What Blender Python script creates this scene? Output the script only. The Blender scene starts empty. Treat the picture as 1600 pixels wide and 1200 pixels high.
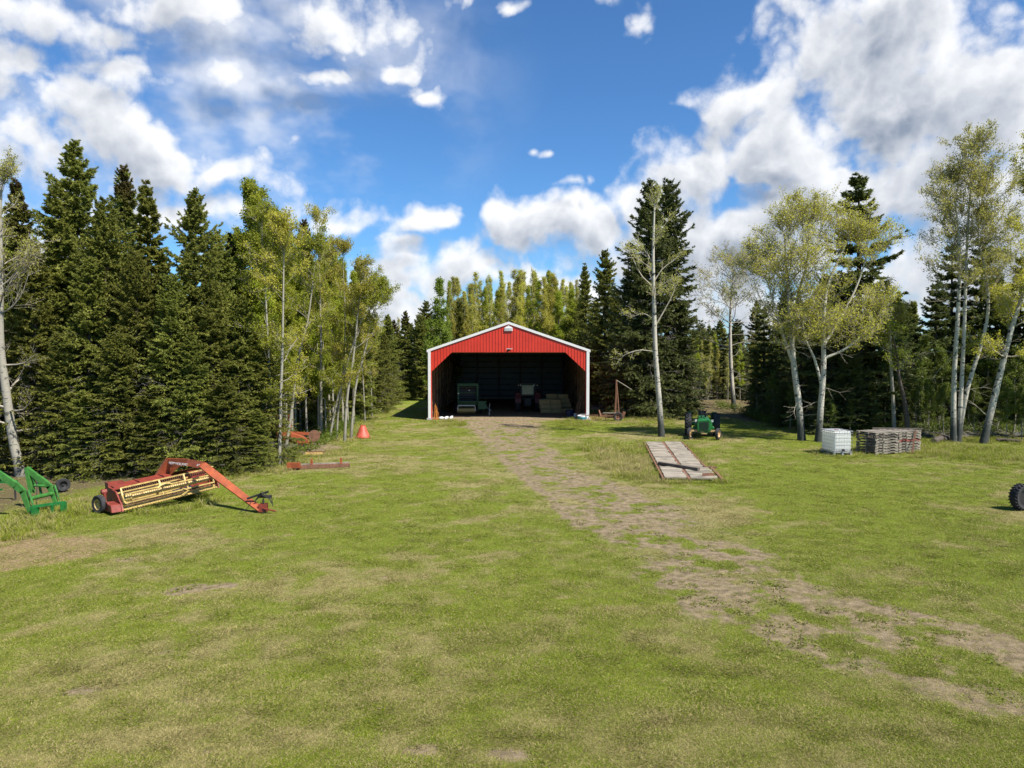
import bpy, math, random
import numpy as np
from mathutils import Vector, Matrix
R = math.radians
SC = bpy.context.scene
COL = SC.collection
# ------------------------------------------------------------------ camera, sky, sun
CAMH, F, HOR = 5.2, 1120.0, 548.0
cam_d = bpy.data.cameras.new('camera'); cam = bpy.data.objects.new('camera', cam_d); COL.objects.link(cam)
cam_d.sensor_width = 36; cam_d.lens = 36 * F / 1600; cam_d.clip_end = 3000; cam_d.clip_start = 0.1
cam.location = (0, 0, CAMH); cam.rotation_euler = (R(90) - math.atan((600 - HOR) / F), 0, 0)
SC.camera = cam
SC.view_settings.view_transform = 'Standard'; SC.view_settings.look = 'None'
SC.view_settings.exposure = 0.98; SC.view_settings.gamma = 1.0
SC.cycles.max_bounces = 6; SC.cycles.diffuse_bounces = 3; SC.cycles.glossy_bounces = 2
SC.cycles.transmission_bounces = 3; SC.cycles.transparent_max_bounces = 8

SUN_TO = Vector((0.79, -0.61, 0)).normalized()
SUN_EL = R(52)
sd = bpy.data.lights.new('sun', 'SUN'); sun = bpy.data.objects.new('sun', sd); COL.objects.link(sun)
sd.energy = 4.6; sd.angle = R(0.53); sd.color = (1.0, 0.94, 0.84)
sv = Vector((SUN_TO.x * math.cos(SUN_EL), SUN_TO.y * math.cos(SUN_EL), math.sin(SUN_EL)))
sun.rotation_euler = sv.to_track_quat('Z', 'Y').to_euler(); sun.location = sv * 60

def P(px, D, z=0.0):                       # image column at a distance -> point
    return Vector(((px - 800) / F * D, D, z))
def GP(px, py, z=0.0):                     # image point on a level z -> point
    return P(px, (CAMH - z) * F / (py - HOR), z)
def PZ(px, py, D):                         # image point at a distance -> point
    return P(px, D, CAMH - (py - HOR) / F * D)

class NT:
    """small node-tree writer"""
    def __init__(s, tree): s.t = tree; s.n = tree.nodes; s.l = tree.links
    def new(s, typ, **kw):
        n = s.n.new(typ)
        for k, v in kw.items(): setattr(n, k, v)
        return n
    def put(s, inp, v):
        if isinstance(v, bpy.types.NodeSocket): s.l.new(v, inp)
        else:
            if isinstance(v, tuple) and len(v) == 3 and inp.type == 'RGBA': v = v + (1,)
            inp.default_value = v
    def math(s, op, a, b=0.0, c=0.0, clamp=False):
        n = s.new('ShaderNodeMath', operation=op); n.use_clamp = clamp
        s.put(n.inputs[0], a); s.put(n.inputs[1], b)
        if op in ('MULTIPLY_ADD', 'SMOOTH_MAX', 'SMOOTH_MIN'): s.put(n.inputs[2], c)
        return n.outputs[0]
    def vec(s, op, a, b=(0, 0, 0), scale=None):
        n = s.new('ShaderNodeVectorMath', operation=op)
        s.put(n.inputs[0], a)
        if op == 'SCALE': s.put(n.inputs['Scale'], scale)
        else: s.put(n.inputs[1], b)
        return n.outputs['Value'] if op in ('LENGTH', 'DOT_PRODUCT') else n.outputs[0]
    def mix(s, f, a, b, blend='MIX'):
        n = s.new('ShaderNodeMix', data_type='RGBA', blend_type=blend)
        s.put(n.inputs[0], f); s.put(n.inputs[6], a); s.put(n.inputs[7], b)
        return n.outputs[2]
    def noise(s, vec, scale, detail=4, rough=0.55, dist=0.0):
        n = s.new('ShaderNodeTexNoise')
        if vec is not None: s.l.new(vec, n.inputs['Vector'])
        n.inputs['Scale'].default_value = scale; n.inputs['Detail'].default_value = detail
        n.inputs['Roughness'].default_value = rough; n.inputs['Distortion'].default_value = dist
        return n.outputs['Fac']
    def step(s, v, a, b, x=0.0, y=1.0):
        n = s.new('ShaderNodeMapRange', interpolation_type='SMOOTHSTEP')
        s.put(n.inputs[0], v)
        for i, q in enumerate((a, b, x, y)): n.inputs[1 + i].default_value = q
        return n.outputs[0]

def PD(px, py):                            # world direction seen at an image point
    p = PZ(px, py, 1.0) - Vector((0, 0, CAMH)); return p.normalized()

CLOUDS = [  # column, row, half width, half height, weight
 (1330, 70, 175, 105, 1), (1400, 170, 230, 115, 1), (1170, 160, 95, 50, .8), (1520, 230, 150, 120, 1), (1200, 250, 150, 62, 1),
 (1090, 290, 95, 70, .9), (1000, 340, 80, 55, .9), (900, 365, 100, 55, .9), (1150, 380, 260, 85, 1), (1380, 310, 320, 90, 1),
 (1590, 160, 60, 55, .7), (800, 372, 70, 45, .9), (620, 425, 95, 45, .85), (730, 430, 120, 50, .85), (600, 480, 160, 45, .9), (1000, 460, 320, 60, .9),
 (1700, 330, 300, 160, 1), (672, 350, 56, 34, 1), (540, 338, 100, 32, .62), (915, 5, 95, 40, .42), (990, 22, 66, 50, .48),
 (820, 43, 44, 28, .3), (732, 18, 80, 46, .34), (838, 238, 44, 26, .30), (808, 238, 28, 22, .26), (465, 230, 66, 30, .32), (880, 305, 80, 28, .40), (915, 295, 40, 34, .38),
 (90, 20, 230, 60, .75), (330, 20, 230, 65, .75), (545, 30, 130, 70, .8), (60, 110, 120, 75, .7), (230, 110, 100, 60, .62),
 (375, 130, 50, 40, .7), (500, 128, 95, 30, .7), (610, 90, 50, 50, .65), (655, 160, 48, 34, .6), (50, 230, 110, 80, 1), (170, 190, 95, 80, 1),
 (250, 250, 130, 60, .95), (350, 265, 100, 48, .85), (-100, 200, 200, 200, .9), (300, 330, 180, 50, .7), (-60, 380, 300, 90, .8), (1250, 480, 330, 70, .95), (1560, 430, 260, 110, 1), (760, 500, 260, 45, .8), (1060, 400, 160, 90, .9), (1240, 190, 120, 60, .8), (1240, 115, 85, 75, .9), (1135, 175, 55, 40, .8),
]
def build_world():
    w = bpy.data.worlds.new('World'); SC.world = w; w.use_nodes = True
    t = NT(w.node_tree); t.n.clear()
    g = bpy.data.node_groups.new('cloud_density', 'ShaderNodeTree')
    g.interface.new_socket('Vector', in_out='INPUT', socket_type='NodeSocketVector')
    g.interface.new_socket('Density', in_out='OUTPUT', socket_type='NodeSocketFloat')
    k = NT(g); gi = k.new('NodeGroupInput'); go = k.new('NodeGroupOutput')
    v = gi.outputs[0]
    wn = k.new('ShaderNodeTexNoise'); k.l.new(v, wn.inputs['Vector']); wn.inputs['Scale'].default_value = 7; wn.inputs['Detail'].default_value = 3
    wob = k.vec('SCALE', k.vec('SUBTRACT', wn.outputs['Color'], (0.5, 0.5, 0.5)), scale=0.13)
    vw = k.vec('ADD', v, wob)
    acc = None
    for (cx, cy, rx, ry, wt) in CLOUDS:
        c = PD(cx, cy); m = c.y
        d = k.vec('SUBTRACT', vw, tuple(c))
        d = k.vec('MULTIPLY', d, (F / rx / m, 1.5, F / ry / m))
        e = k.math('MULTIPLY_ADD', k.vec('LENGTH', d), -0.80, 0.26 + 0.84 * wt)
        acc = e if acc is None else k.math('SMOOTH_MAX', acc, e, 0.12)
    back = k.math('SUBTRACT', k.noise(v, 2.2, 3), 0.55)        # the half of the sky behind the camera
    sp = k.new('ShaderNodeSeparateXYZ'); k.l.new(v, sp.inputs[0])
    bk = k.step(sp.outputs['Y'], 0.45, 0.0, 0.0, 1.0)
    acc = k.math('MAXIMUM', k.math('MAXIMUM', acc, -0.75), k.math('SUBTRACT', k.math('MULTIPLY', back, 3.0), k.math('MULTIPLY', k.math('SUBTRACT', 1.0, bk), 5.0)))
    n1 = k.noise(v, 13, 7, 0.62)
    vo = k.new('ShaderNodeTexVoronoi', feature='F1'); k.l.new(vw, vo.inputs['Vector'])
    vo.inputs['Scale'].default_value = 17; vo.inputs['Detail'].default_value = 2; vo.inputs['Roughness'].default_value = 0.55
    n = k.math('ADD', k.math('MULTIPLY', k.math('SUBTRACT', n1, 0.5), 1.25), k.math('MULTIPLY', k.math('SUBTRACT', 0.42, vo.outputs['Distance']), 0.55))
    k.l.new(k.math('ADD', acc, n), go.inputs[0])
    tc = t.new('ShaderNodeTexCoord'); dv = tc.outputs['Generated']
    def dens(vec):
        q = t.new('ShaderNodeGroup'); q.node_tree = g; t.l.new(vec, q.inputs[0]); return q.outputs[0]
    d0 = dens(dv); d1 = dens(t.vec('ADD', dv, (0.012, 0.0, 0.030)))
    mask = t.step(d0, -0.10, 0.46)
    relief = t.math('MULTIPLY', t.math('SUBTRACT', d0, d1), 0.95)
    thick = t.step(d0, 0.15, 0.9, 0.0, 0.58)
    big = t.math('MULTIPLY', t.math('SUBTRACT', t.noise(dv, 6, 2), 0.5), 0.7)
    lit = t.math('ADD', t.math('SUBTRACT', t.math('ADD', relief, 0.80), thick), big, clamp=True)
    vd = t.vec('MULTIPLY', t.vec('SUBTRACT', dv, tuple(PD(190, 95))), (1.0, .8, 1.9)); veil = t.math('MULTIPLY', t.step(t.vec('LENGTH', vd), .52, .18), t.step(t.noise(t.vec('MULTIPLY', dv, (1, 1, 1.6)), 7, 4, 0.55), .40, .72))
    mask = t.math('MAXIMUM', mask, t.math('MULTIPLY', veil, .75))
    ccol = t.mix(lit, (0.27, 0.32, 0.41), (0.93, 0.94, 0.96))
    sky = t.new('ShaderNodeTexSky', sky_type='NISHITA'); sky.sun_disc = False
    sky.sun_elevation = SUN_EL; sky.sun_rotation = math.atan2(SUN_TO.x, SUN_TO.y)
    sky.air_density = 1.0; sky.dust_density = 0.3; sky.ozone_density = 4.0; sky.altitude = 600
    tint = t.mix(1.0, sky.outputs[0], (0.60, 0.95, 1.22), 'MULTIPLY')
    cl = t.vec('SCALE', ccol, scale=8.6)
    final = t.mix(t.math('MULTIPLY', mask, 0.97), tint, cl)
    bg = t.new('ShaderNodeBackground'); t.l.new(final, bg.inputs[0]); bg.inputs[1].default_value = 0.066
    out = t.new('ShaderNodeOutputWorld'); t.l.new(bg.outputs[0], out.inputs[0])
build_world(); SC.world.cycles.sampling_method = 'NONE'

# ------------------------------------------------------------------ materials
def base_mat(name):
    m = bpy.data.materials.new(name); m.use_nodes = True
    t = NT(m.node_tree); b = t.n['Principled BSDF']
    return m, t, b
def bump(t, b, h, strength=0.4, dist=0.02):
    n = t.new('ShaderNodeBump'); n.inputs['Strength'].default_value = strength; n.inputs['Distance'].default_value = dist
    t.l.new(h, n.inputs['Height']); t.l.new(n.outputs[0], b.inputs['Normal'])
def coords(t, kind='Object'): return t.new('ShaderNodeTexCoord').outputs[kind]
def paint(name, col, rough=0.5, metal=0.0, wear=None, wamt=0.35, scale=6.0, var=0.25):
    """paint or plain stuff with mottling, and patches of wear of another colour"""
    m, t, b = base_mat(name); v = coords(t); col = tuple(c * 0.8 for c in col); wear = tuple(c * 0.8 for c in wear) if wear else None
    n = t.noise(v, scale, 6, 0.6)
    dark = tuple(c * (1 - var) for c in col); light = tuple(min(1, c * (1 + var)) for c in col)
    c = t.mix(t.step(n, 0.3, 0.7), dark, light)
    if wear:
        w = t.step(t.noise(v, scale * 2.3, 8, 0.7), 0.62 - wamt * 0.25, 0.72 - wamt * 0.15)
        c = t.mix(w, c, wear)
        t.put(b.inputs['Roughness'], t.math('MULTIPLY_ADD', w, 0.85 - rough, rough))
    else: b.inputs['Roughness'].default_value = rough
    t.l.new(c, b.inputs['Base Color']); b.inputs['Metallic'].default_value = metal
    bump(t, b, n, 0.12, 0.01)
    return m
def wood(name, a, c2, scale=(1, 14, 14), rough=0.85):
    m, t, b = base_mat(name); v = t.vec('MULTIPLY', coords(t), scale)
    oi = t.new('ShaderNodeObjectInfo')
    v = t.vec('ADD', v, t.vec('SCALE', (7.0, 3.0, 5.0), scale=oi.outputs['Random']))
    n = t.noise(v, 2.0, 7, 0.65); k = t.noise(coords(t), 1.7, 3)
    c = t.mix(t.step(n, 0.3, 0.7), a, c2); isl = t.new('ShaderNodeNewGeometry').outputs['Random Per Island']; c = t.mix(t.math('MULTIPLY', isl, 0.55), c, tuple(x * 0.45 for x in a)); c = t.mix(t.step(isl, .80, .9), c, t.mix(n, c2, a))
    c = t.mix(t.step(k, 0.45, 0.75), c, tuple(x * 0.6 for x in a))
    t.l.new(c, b.inputs['Base Color']); b.inputs['Roughness'].default_value = rough
    bump(t, b, n, 0.4, 0.01)
    return m
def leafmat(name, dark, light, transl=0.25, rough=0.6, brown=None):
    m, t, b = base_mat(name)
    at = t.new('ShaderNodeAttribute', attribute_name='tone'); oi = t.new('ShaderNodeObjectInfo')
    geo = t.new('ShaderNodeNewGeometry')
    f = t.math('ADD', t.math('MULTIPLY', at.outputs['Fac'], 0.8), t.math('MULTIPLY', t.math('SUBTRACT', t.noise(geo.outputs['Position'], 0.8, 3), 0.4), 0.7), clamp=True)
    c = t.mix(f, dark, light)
    if brown:
        br = t.new('ShaderNodeAttribute', attribute_name='brown')
        c = t.mix(br.outputs['Fac'], c, brown)
    hs = t.new('ShaderNodeHueSaturation'); t.l.new(c, hs.inputs['Color'])
    t.put(hs.inputs['Hue'], t.math('MULTIPLY_ADD', oi.outputs['Random'], 0.018, 0.496))
    t.put(hs.inputs['Value'], t.math('MULTIPLY_ADD', oi.outputs['Random'], 0.4, 0.8))
    t.l.new(hs.outputs[0], b.inputs['Base Color']); b.inputs['Roughness'].default_value = rough
    b.inputs['Specular IOR Level'].default_value = 0.25
    tr = t.new('ShaderNodeBsdfTranslucent'); t.l.new(hs.outputs[0], tr.inputs[0])
    ms = t.new('ShaderNodeMixShader'); ms.inputs[0].default_value = transl
    t.l.new(b.outputs[0], ms.inputs[1]); t.l.new(tr.outputs[0], ms.inputs[2])
    t.l.new(ms.outputs[0], t.n['Material Output'].inputs[0])
    return m
def birch_bark(name, pale, dark, basedark=1.4):
    m, t, b = base_mat(name); v = coords(t)
    s = t.vec('MULTIPLY', v, (1.5, 1.5, 9.0)); n = t.noise(s, 2.2, 5, 0.6)
    k = t.noise(t.vec('MULTIPLY', v, (3, 3, 4.5)), 1.0, 3, 0.5, 0.6)
    sp = t.new('ShaderNodeSeparateXYZ'); t.l.new(v, sp.inputs[0])
    low = t.step(t.math('ADD', sp.outputs['Z'], t.math('MULTIPLY', k, 1.2)), basedark + 1.4, basedark - 0.2)
    c = t.mix(t.step(n, 0.2, 0.8), tuple(x * 0.75 for x in pale), pale)
    c = t.mix(t.step(n, 0.60, 0.66), c, dark)
    c = t.mix(t.step(k, 0.60, 0.64), c, dark)
    c = t.mix(t.math('MULTIPLY', low, t.step(t.noise(v, 5, 5), 0.2, 0.42)), c, dark)
    t.l.new(c, b.inputs['Base Color']); b.inputs['Roughness'].default_value = 0.8
    bump(t, b, n, 0.4, 0.02)
    return m
M = {}
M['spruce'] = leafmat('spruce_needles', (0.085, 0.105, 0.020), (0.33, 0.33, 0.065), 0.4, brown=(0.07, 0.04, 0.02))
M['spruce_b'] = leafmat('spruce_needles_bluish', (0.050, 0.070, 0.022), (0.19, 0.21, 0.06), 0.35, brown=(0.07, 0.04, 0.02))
M['leaf_olive'] = leafmat('spring_leaves_olive', (0.30, 0.275, 0.035), (0.56, 0.51, 0.08), 0.5)
M['leaf_green'] = leafmat('spring_leaves_green', (0.20, 0.23, 0.020), (0.44, 0.47, 0.05), 0.5)
M['leaf_bright'] = leafmat('spring_leaves_bright', (0.12, 0.18, 0.020), (0.27, 0.34, 0.04), 0.45)
M['leaf_under'] = leafmat('understory_leaves', (0.07, 0.10, 0.012), (0.19, 0.23, 0.03), 0.45)
M['leaf_pale'] = leafmat('spring_leaves_pale', (0.32, 0.31, 0.06), (0.56, 0.52, 0.13), 0.5)
M['birch'] = birch_bark('birch_bark', (0.46, 0.43, 0.36), (0.035, 0.04, 0.035))
M['poplar'] = birch_bark('poplar_bark', (0.30, 0.28, 0.225), (0.08, 0.08, 0.065), 0.3)
M['limb'] = paint('branch_bark', (0.36, 0.32, 0.25), 0.85, var=0.3, scale=2)
M['deadtwig'] = paint('dead_twigs', (0.26, 0.235, 0.20), 0.9)
M['twig'] = paint('twig_bark', (0.30, 0.265, 0.20), 0.85, var=0.3, scale=3)
M['darkbark'] = paint('spruce_bark', (0.085, 0.065, 0.05), 0.9, var=0.4, scale=9)
M['red'] = paint('barn_red_steel', (0.64, 0.042, 0.020), 0.38, 0.0, var=0.08, scale=1.2)
M['white'] = paint('white_trim', (0.80, 0.80, 0.80), 0.4, var=0.04)
M['steelback'] = paint('sheet_backs', (0.16, 0.17, 0.175), 0.5, var=0.12)  # pale sheet backs darkened to put the interior's shade into them
M['roof'] = paint('roof_sheet', (0.5, 0.5, 0.52), 0.4, 0.3, var=0.08)
M['lumber'] = wood('framing_lumber', (0.16, 0.09, 0.045), (0.26, 0.155, 0.08), (12, 12, 1))
M['greywood'] = wood('weathered_wood', (0.21, 0.18, 0.14), (0.42, 0.37, 0.29), (1, 9, 9))
M['greywood_y'] = wood('weathered_boards', (0.20, 0.175, 0.14), (0.42, 0.37, 0.30), (9, 1, 9))
M['darkwood'] = wood('dark_wood', (0.085, 0.07, 0.055), (0.19, 0.16, 0.13), (1, 9, 9))
M['redwood'] = wood('faded_red_wood', (0.26, 0.06, 0.045), (0.36, 0.13, 0.10), (1, 9, 9))
M['rust'] = paint('rusty_steel', (0.22, 0.105, 0.06), 0.85, wear=(0.13, 0.055, 0.03), wamt=0.6)
M['shedgreen'] = paint('dusty_dark_green', (0.02, 0.09, 0.03), 0.6)  # baler green darkened, the shade inside the shed put into the colour
M['shedred'] = paint('dusty_dark_red', (0.13, 0.02, 0.02), 0.6)  # cab tractor red toned down to carry the shed's indoor shade
M['orange'] = paint('faded_orange_red', (0.36, 0.085, 0.030), 0.5, wear=(0.22, 0.07, 0.03), wamt=0.35, scale=3)
M['mred'] = paint('machine_red', (0.26, 0.045, 0.028), 0.5, wear=(0.16, 0.05, 0.03), wamt=0.35, scale=4)
M['conered'] = paint('faded_red_cone', (0.62, 0.10, 0.06), 0.5, wear=(0.36, 0.12, 0.07), wamt=0.4, scale=3)
M['yellow'] = paint('machine_yellow', (0.58, 0.42, 0.14), 0.5, wear=(0.25, 0.14, 0.06), wamt=0.45, scale=5)
M['green'] = paint('tractor_green', (0.015, 0.16, 0.035), 0.38, wear=(0.03, 0.07, 0.03), wamt=0.2)
M['lgreen'] = paint('loader_green', (0.055, 0.21, 0.04), 0.4, wear=(0.10, 0.12, 0.05), wamt=0.2)
M['rubber'] = paint('tyre_rubber', (0.028, 0.028, 0.03), 0.85, var=0.4)
M['black'] = paint('black_steel', (0.022, 0.02, 0.02), 0.6)
M['steel'] = paint('galvanised_steel', (0.50, 0.51, 0.53), 0.4, 0.5)
M['plastic'] = paint('white_plastic', (0.78, 0.79, 0.80), 0.4, var=0.05)
M['tan'] = paint('faded_tan_rim', (0.55, 0.36, 0.16), 0.6)
M['hay'] = paint('hay', (0.46, 0.34, 0.16), 0.95, wear=(0.28, 0.19, 0.08), wamt=0.6, scale=14)
M['blue'] = paint('blue_plastic', (0.015, 0.03, 0.09), 0.4)  # blue taken darker so the tub's colour holds the shed shade
M['teal'] = paint('teal_plastic', (0.05, 0.30, 0.42), 0.4)
M['hiorange'] = paint('orange_plastic', (0.55, 0.20, 0.04), 0.5)
M['concrete'] = paint('concrete', (0.45, 0.43, 0.40), 0.9)
M['lens'] = paint('pale_lens', (0.75, 0.75, 0.70), 0.15)
def glassmat():
    m, t, b = base_mat('cab_glass'); b.inputs['Base Color'].default_value = (0.10, 0.20, 0.22, 1)
    t.l.new(t.mix(t.noise(coords(t), 3, 3), (0.05, 0.12, 0.13), (0.16, 0.28, 0.30)), b.inputs['Base Color'])
    b.inputs['Roughness'].default_value = 0.08; b.inputs['Specular IOR Level'].default_value = 0.9
    return m
M['glass'] = glassmat()
def tankmat():
    m, t, b = base_mat('translucent_tank'); c = t.mix(t.noise(coords(t), 2, 3), (0.80, 0.81, 0.78), (0.88, 0.88, 0.85)); t.l.new(c, b.inputs['Base Color']); b.inputs['Roughness'].default_value = 0.35
    tr = t.new('ShaderNodeBsdfTranslucent'); t.l.new(c, tr.inputs[0]); ms = t.new('ShaderNodeMixShader'); ms.inputs[0].default_value = 0.45
    t.l.new(b.outputs[0], ms.inputs[1]); t.l.new(tr.outputs[0], ms.inputs[2]); t.l.new(ms.outputs[0], t.n['Material Output'].inputs[0]); return m
M['tank'] = tankmat()

# ------------------------------------------------------------------ mesh helpers
def link(o, parent=None):
    COL.objects.link(o)
    if parent is not None: o.parent = parent
    return o
def tag(o, label, cat, group=None, kind=None):
    if label: o['label'] = label
    if cat: o['category'] = cat
    if group: o['group'] = group
    if kind: o['kind'] = kind
    return o
def thing(name, label, cat, loc=(0, 0, 0), rotz=0.0, group=None):
    o = bpy.data.objects.new(name, None); o.empty_display_size = 0.3
    link(o); o.location = loc; o.rotation_euler = (0, 0, rotz)
    return tag(o, label, cat, group)
def mesh_np(name, verts, faces, mat, parent=None, smooth=False, attrs=None):
    """faces: array (n,3) or (n,4)"""
    me = bpy.data.meshes.new(name); verts = np.asarray(verts, np.float32); faces = np.asarray(faces, np.int32)
    n, k = faces.shape
    me.vertices.add(len(verts)); me.vertices.foreach_set('co', verts.ravel())
    me.loops.add(n * k); me.loops.foreach_set('vertex_index', faces.ravel())
    me.polygons.add(n); me.polygons.foreach_set('loop_start', np.arange(0, n * k, k, dtype=np.int32))
    if smooth: me.polygons.foreach_set('use_smooth', np.ones(n, bool))
    me.update(calc_edges=True)
    for an, (dom, arr) in (attrs or {}).items():
        a = me.attributes.new(an, 'FLOAT', dom); a.data.foreach_set('value', np.asarray(arr, np.float32))
    if mat: me.materials.append(mat)
    return link(bpy.data.objects.new(name, me), parent)
class MB:
    def __init__(s): s.v = []; s.f = []
    def add(s, vs, fs):
        b = len(s.v); s.v += [Vector(x) for x in vs]; s.f += [tuple(b + i for i in f) for f in fs]; return s
    def box(s, c, d, rot=None):
        c = Vector(c); rot = rot or Matrix.Identity(3); h = [x / 2 for x in d]
        vs = [c + rot @ Vector((x * h[0], y * h[1], z * h[2])) for x in (-1, 1) for y in (-1, 1) for z in (-1, 1)]
        return s.add(vs, [(0, 1, 3, 2), (4, 6, 7, 5), (0, 4, 5, 1), (2, 3, 7, 6), (0, 2, 6, 4), (1, 5, 7, 3)])
    def beam(s, a, b, w, h=None, up=(0, 0, 1)):
        a = Vector(a); b = Vector(b); h = h or w; x = (b - a); L = x.length
        if L < 1e-6: return s
        x.normalize(); u = Vector(up)
        if abs(x.dot(u)) > 0.98: u = Vector((0, 1, 0))
        y = u.cross(x).normalized(); z = x.cross(y)
        return s.box((a + b) / 2, (L, w, h), Matrix((x, y, z)).transposed())
    def tube(s, pts, r, n=8, cap=True):
        pts = [Vector(p) for p in pts]; K = len(pts); rs = r if isinstance(r, (list, tuple)) else [r] * K
        b = len(s.v); ref = None
        for i, p in enumerate(pts):
            d = (pts[min(i + 1, K - 1)] - pts[max(i - 1, 0)])
            d = d.normalized() if d.length > 1e-9 else Vector((0, 0, 1))
            if ref is None: ref = d.orthogonal().normalized()
            ref = (ref - d * ref.dot(d)); ref = ref.normalized() if ref.length > 1e-6 else d.orthogonal().normalized()
            q = d.cross(ref)
            for j in range(n):
                a = 2 * math.pi * j / n; s.v.append(p + (ref * math.cos(a) + q * math.sin(a)) * rs[i])
        for i in range(K - 1):
            for j in range(n):
                s.f.append((b + i * n + j, b + i * n + (j + 1) % n, b + (i + 1) * n + (j + 1) % n, b + (i + 1) * n + j))
        if cap:
            s.f.append(tuple(b + j for j in reversed(range(n)))); s.f.append(tuple(b + (K - 1) * n + j for j in range(n)))
        return s
    def lathe(s, prof, c=(0, 0, 0), axis=(0, 0, 1), n=24, closed=False):
        """prof: (radius, along axis)"""
        c = Vector(c); a = Vector(axis).normalized(); e = a.orthogonal().normalized(); g = a.cross(e); b = len(s.v); K = len(prof)
        for (r, h) in prof:
            for j in range(n):
                t = 2 * math.pi * j / n; s.v.append(c + a * h + (e * math.cos(t) + g * math.sin(t)) * r)
        for i in range(K - 1 + (1 if closed else 0)):
            i2 = (i + 1) % K
            for j in range(n):
                s.f.append((b + i * n + j, b + i * n + (j + 1) % n, b + i2 * n + (j + 1) % n, b + i2 * n + j))
        if not closed:
            s.f.append(tuple(b + j for j in reversed(range(n)))); s.f.append(tuple(b + (K - 1) * n + j for j in range(n)))
        return s
    def prism(s, poly, off):
        off = Vector(off); k = len(poly); b = len(s.v)
        s.v += [Vector(p) for p in poly] + [Vector(p) + off for p in poly]
        s.f.append(tuple(b + i for i in range(k))); s.f.append(tuple(b + k + i for i in reversed(range(k))))
        for i in range(k): s.f.append((b + i, b + k + i, b + k + (i + 1) % k, b + (i + 1) % k))
        return s
    def build(s, name, mat, parent=None, smooth=False, bevel=0.0):
        me = bpy.data.meshes.new(name); me.from_pydata([tuple(v) for v in s.v], [], s.f)
        import bmesh as _b
        bm = _b.new(); bm.from_mesh(me); _b.ops.recalc_face_normals(bm, faces=bm.faces)
        if bevel: _b.ops.bevel(bm, geom=bm.edges[:], offset=bevel, segments=1, affect='EDGES')
        bm.to_mesh(me); bm.free()
        if smooth:
            me.polygons.foreach_set('use_smooth', np.ones(len(me.polygons), bool))
        me.materials.append(M[mat] if isinstance(mat, str) else mat)
        o = link(bpy.data.objects.new(name, me), parent)
        if smooth:
            me.set_sharp_from_angle(angle=R(40))
        return o
def copy_tree(o, parent=None):
    c = o.copy(); COL.objects.link(c); c.parent = parent
    for ch in list(o.children): copy_tree(ch, c)
    return c
def wheel(parent, c, axis, rad, width, rim='yellow', lugs=0, name='wheel'):
    """wheel part with tyre and rim beneath it"""
    c = Vector(c); axis = Vector(axis).normalized(); hw = width / 2
    w = thingless(name, parent)
    t = MB(); ri = rad * 0.58
    t.lathe([(ri, -hw * 0.8), (rad * 0.9, -hw), (rad * 0.985, -hw * 0.72), (rad, 0), (rad * 0.985, hw * 0.72), (rad * 0.9, hw), (ri, hw * 0.8)], c, axis, 32, closed=True)
    e = axis.orthogonal().normalized(); g = axis.cross(e)
    for i in range(lugs):
        for sgn in (-1, 1):
            a = 2 * math.pi * (i + 0.25 * sgn) / lugs; d = e * math.cos(a) + g * math.sin(a); tg = axis.cross(d)
            p0 = c + d * (rad * 1.0) + axis * (sgn * hw * 0.05); p1 = c + d * (rad * 0.985) + axis * (sgn * hw * 0.97) + tg * rad * 0.16
            t.beam(p0, p1, rad * 0.06, rad * 0.09, up=d)
    t.build('tyre', 'rubber', w, smooth=True)
    r = MB(); r.lathe([(0.02, -hw * 0.2), (ri * 0.35, -hw * 0.25), (ri * 0.8, hw * 0.1), (ri * 0.93, hw * 0.7), (ri * 1.02, hw * 0.78), (ri * 1.02, -hw * 0.78), (ri * 0.9, -hw * 0.7), (ri * 0.8, -hw * 0.05), (0.02, -hw * 0.32)], c, axis, 24)
    r.lathe([(ri * 0.3, -hw * 0.5), (ri * 0.3, hw * 0.5)], c, axis, 12)
    r.build('rim', rim, w, smooth=True)
    return w
def thingless(name, parent):
    o = bpy.data.objects.new(name, None); o.empty_display_size = 0.1; link(o, parent); return o

# ------------------------------------------------------------------ ground
def _hash(ix, iy, seed):
    h = (ix.astype(np.int64) * 374761393 + iy.astype(np.int64) * 668265263 + seed * 1442695041) & 0xffffffff
    h = ((h ^ (h >> 13)) * 1274126177) & 0xffffffff
    return ((h ^ (h >> 16)) & 0xffff) / 65535.0
def vnoise(x, y, seed=0):
    ix = np.floor(x); iy = np.floor(y); fx = x - ix; fy = y - iy
    fx = fx * fx * (3 - 2 * fx); fy = fy * fy * (3 - 2 * fy)
    a = _hash(ix, iy, seed); b = _hash(ix + 1, iy, seed); c = _hash(ix, iy + 1, seed); d = _hash(ix + 1, iy + 1, seed)
    return (a * (1 - fx) + b * fx) * (1 - fy) + (c * (1 - fx) + d * fx) * fy
def fbm(x, y, seed=0, octv=4):
    s = 0; a = 0.5; t = 0
    for i in range(octv):
        s = s + a * vnoise(x, y, seed + i); t += a; a *= 0.55; x = x * 2.03 + 17.1; y = y * 2.03 + 5.7
    return s / t
def sst(v, a, b):
    t = np.clip((v - a) / (b - a), 0, 1); return t * t * (3 - 2 * t)
def poly_mask(x, y, pts):
    """soft band along a line of (point, half width in metres)"""
    best = np.full(x.shape, 9.0)
    for (p0, w0), (p1, w1) in zip(pts[:-1], pts[1:]):
        dx, dy = p1.x - p0.x, p1.y - p0.y; L2 = dx * dx + dy * dy
        t = np.clip(((x - p0.x) * dx + (y - p0.y) * dy) / L2, 0, 1)
        d = np.hypot(x - p0.x - t * dx, y - p0.y - t * dy) / (w0 + (w1 - w0) * t)
        best = np.minimum(best, d)
    return best
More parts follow.
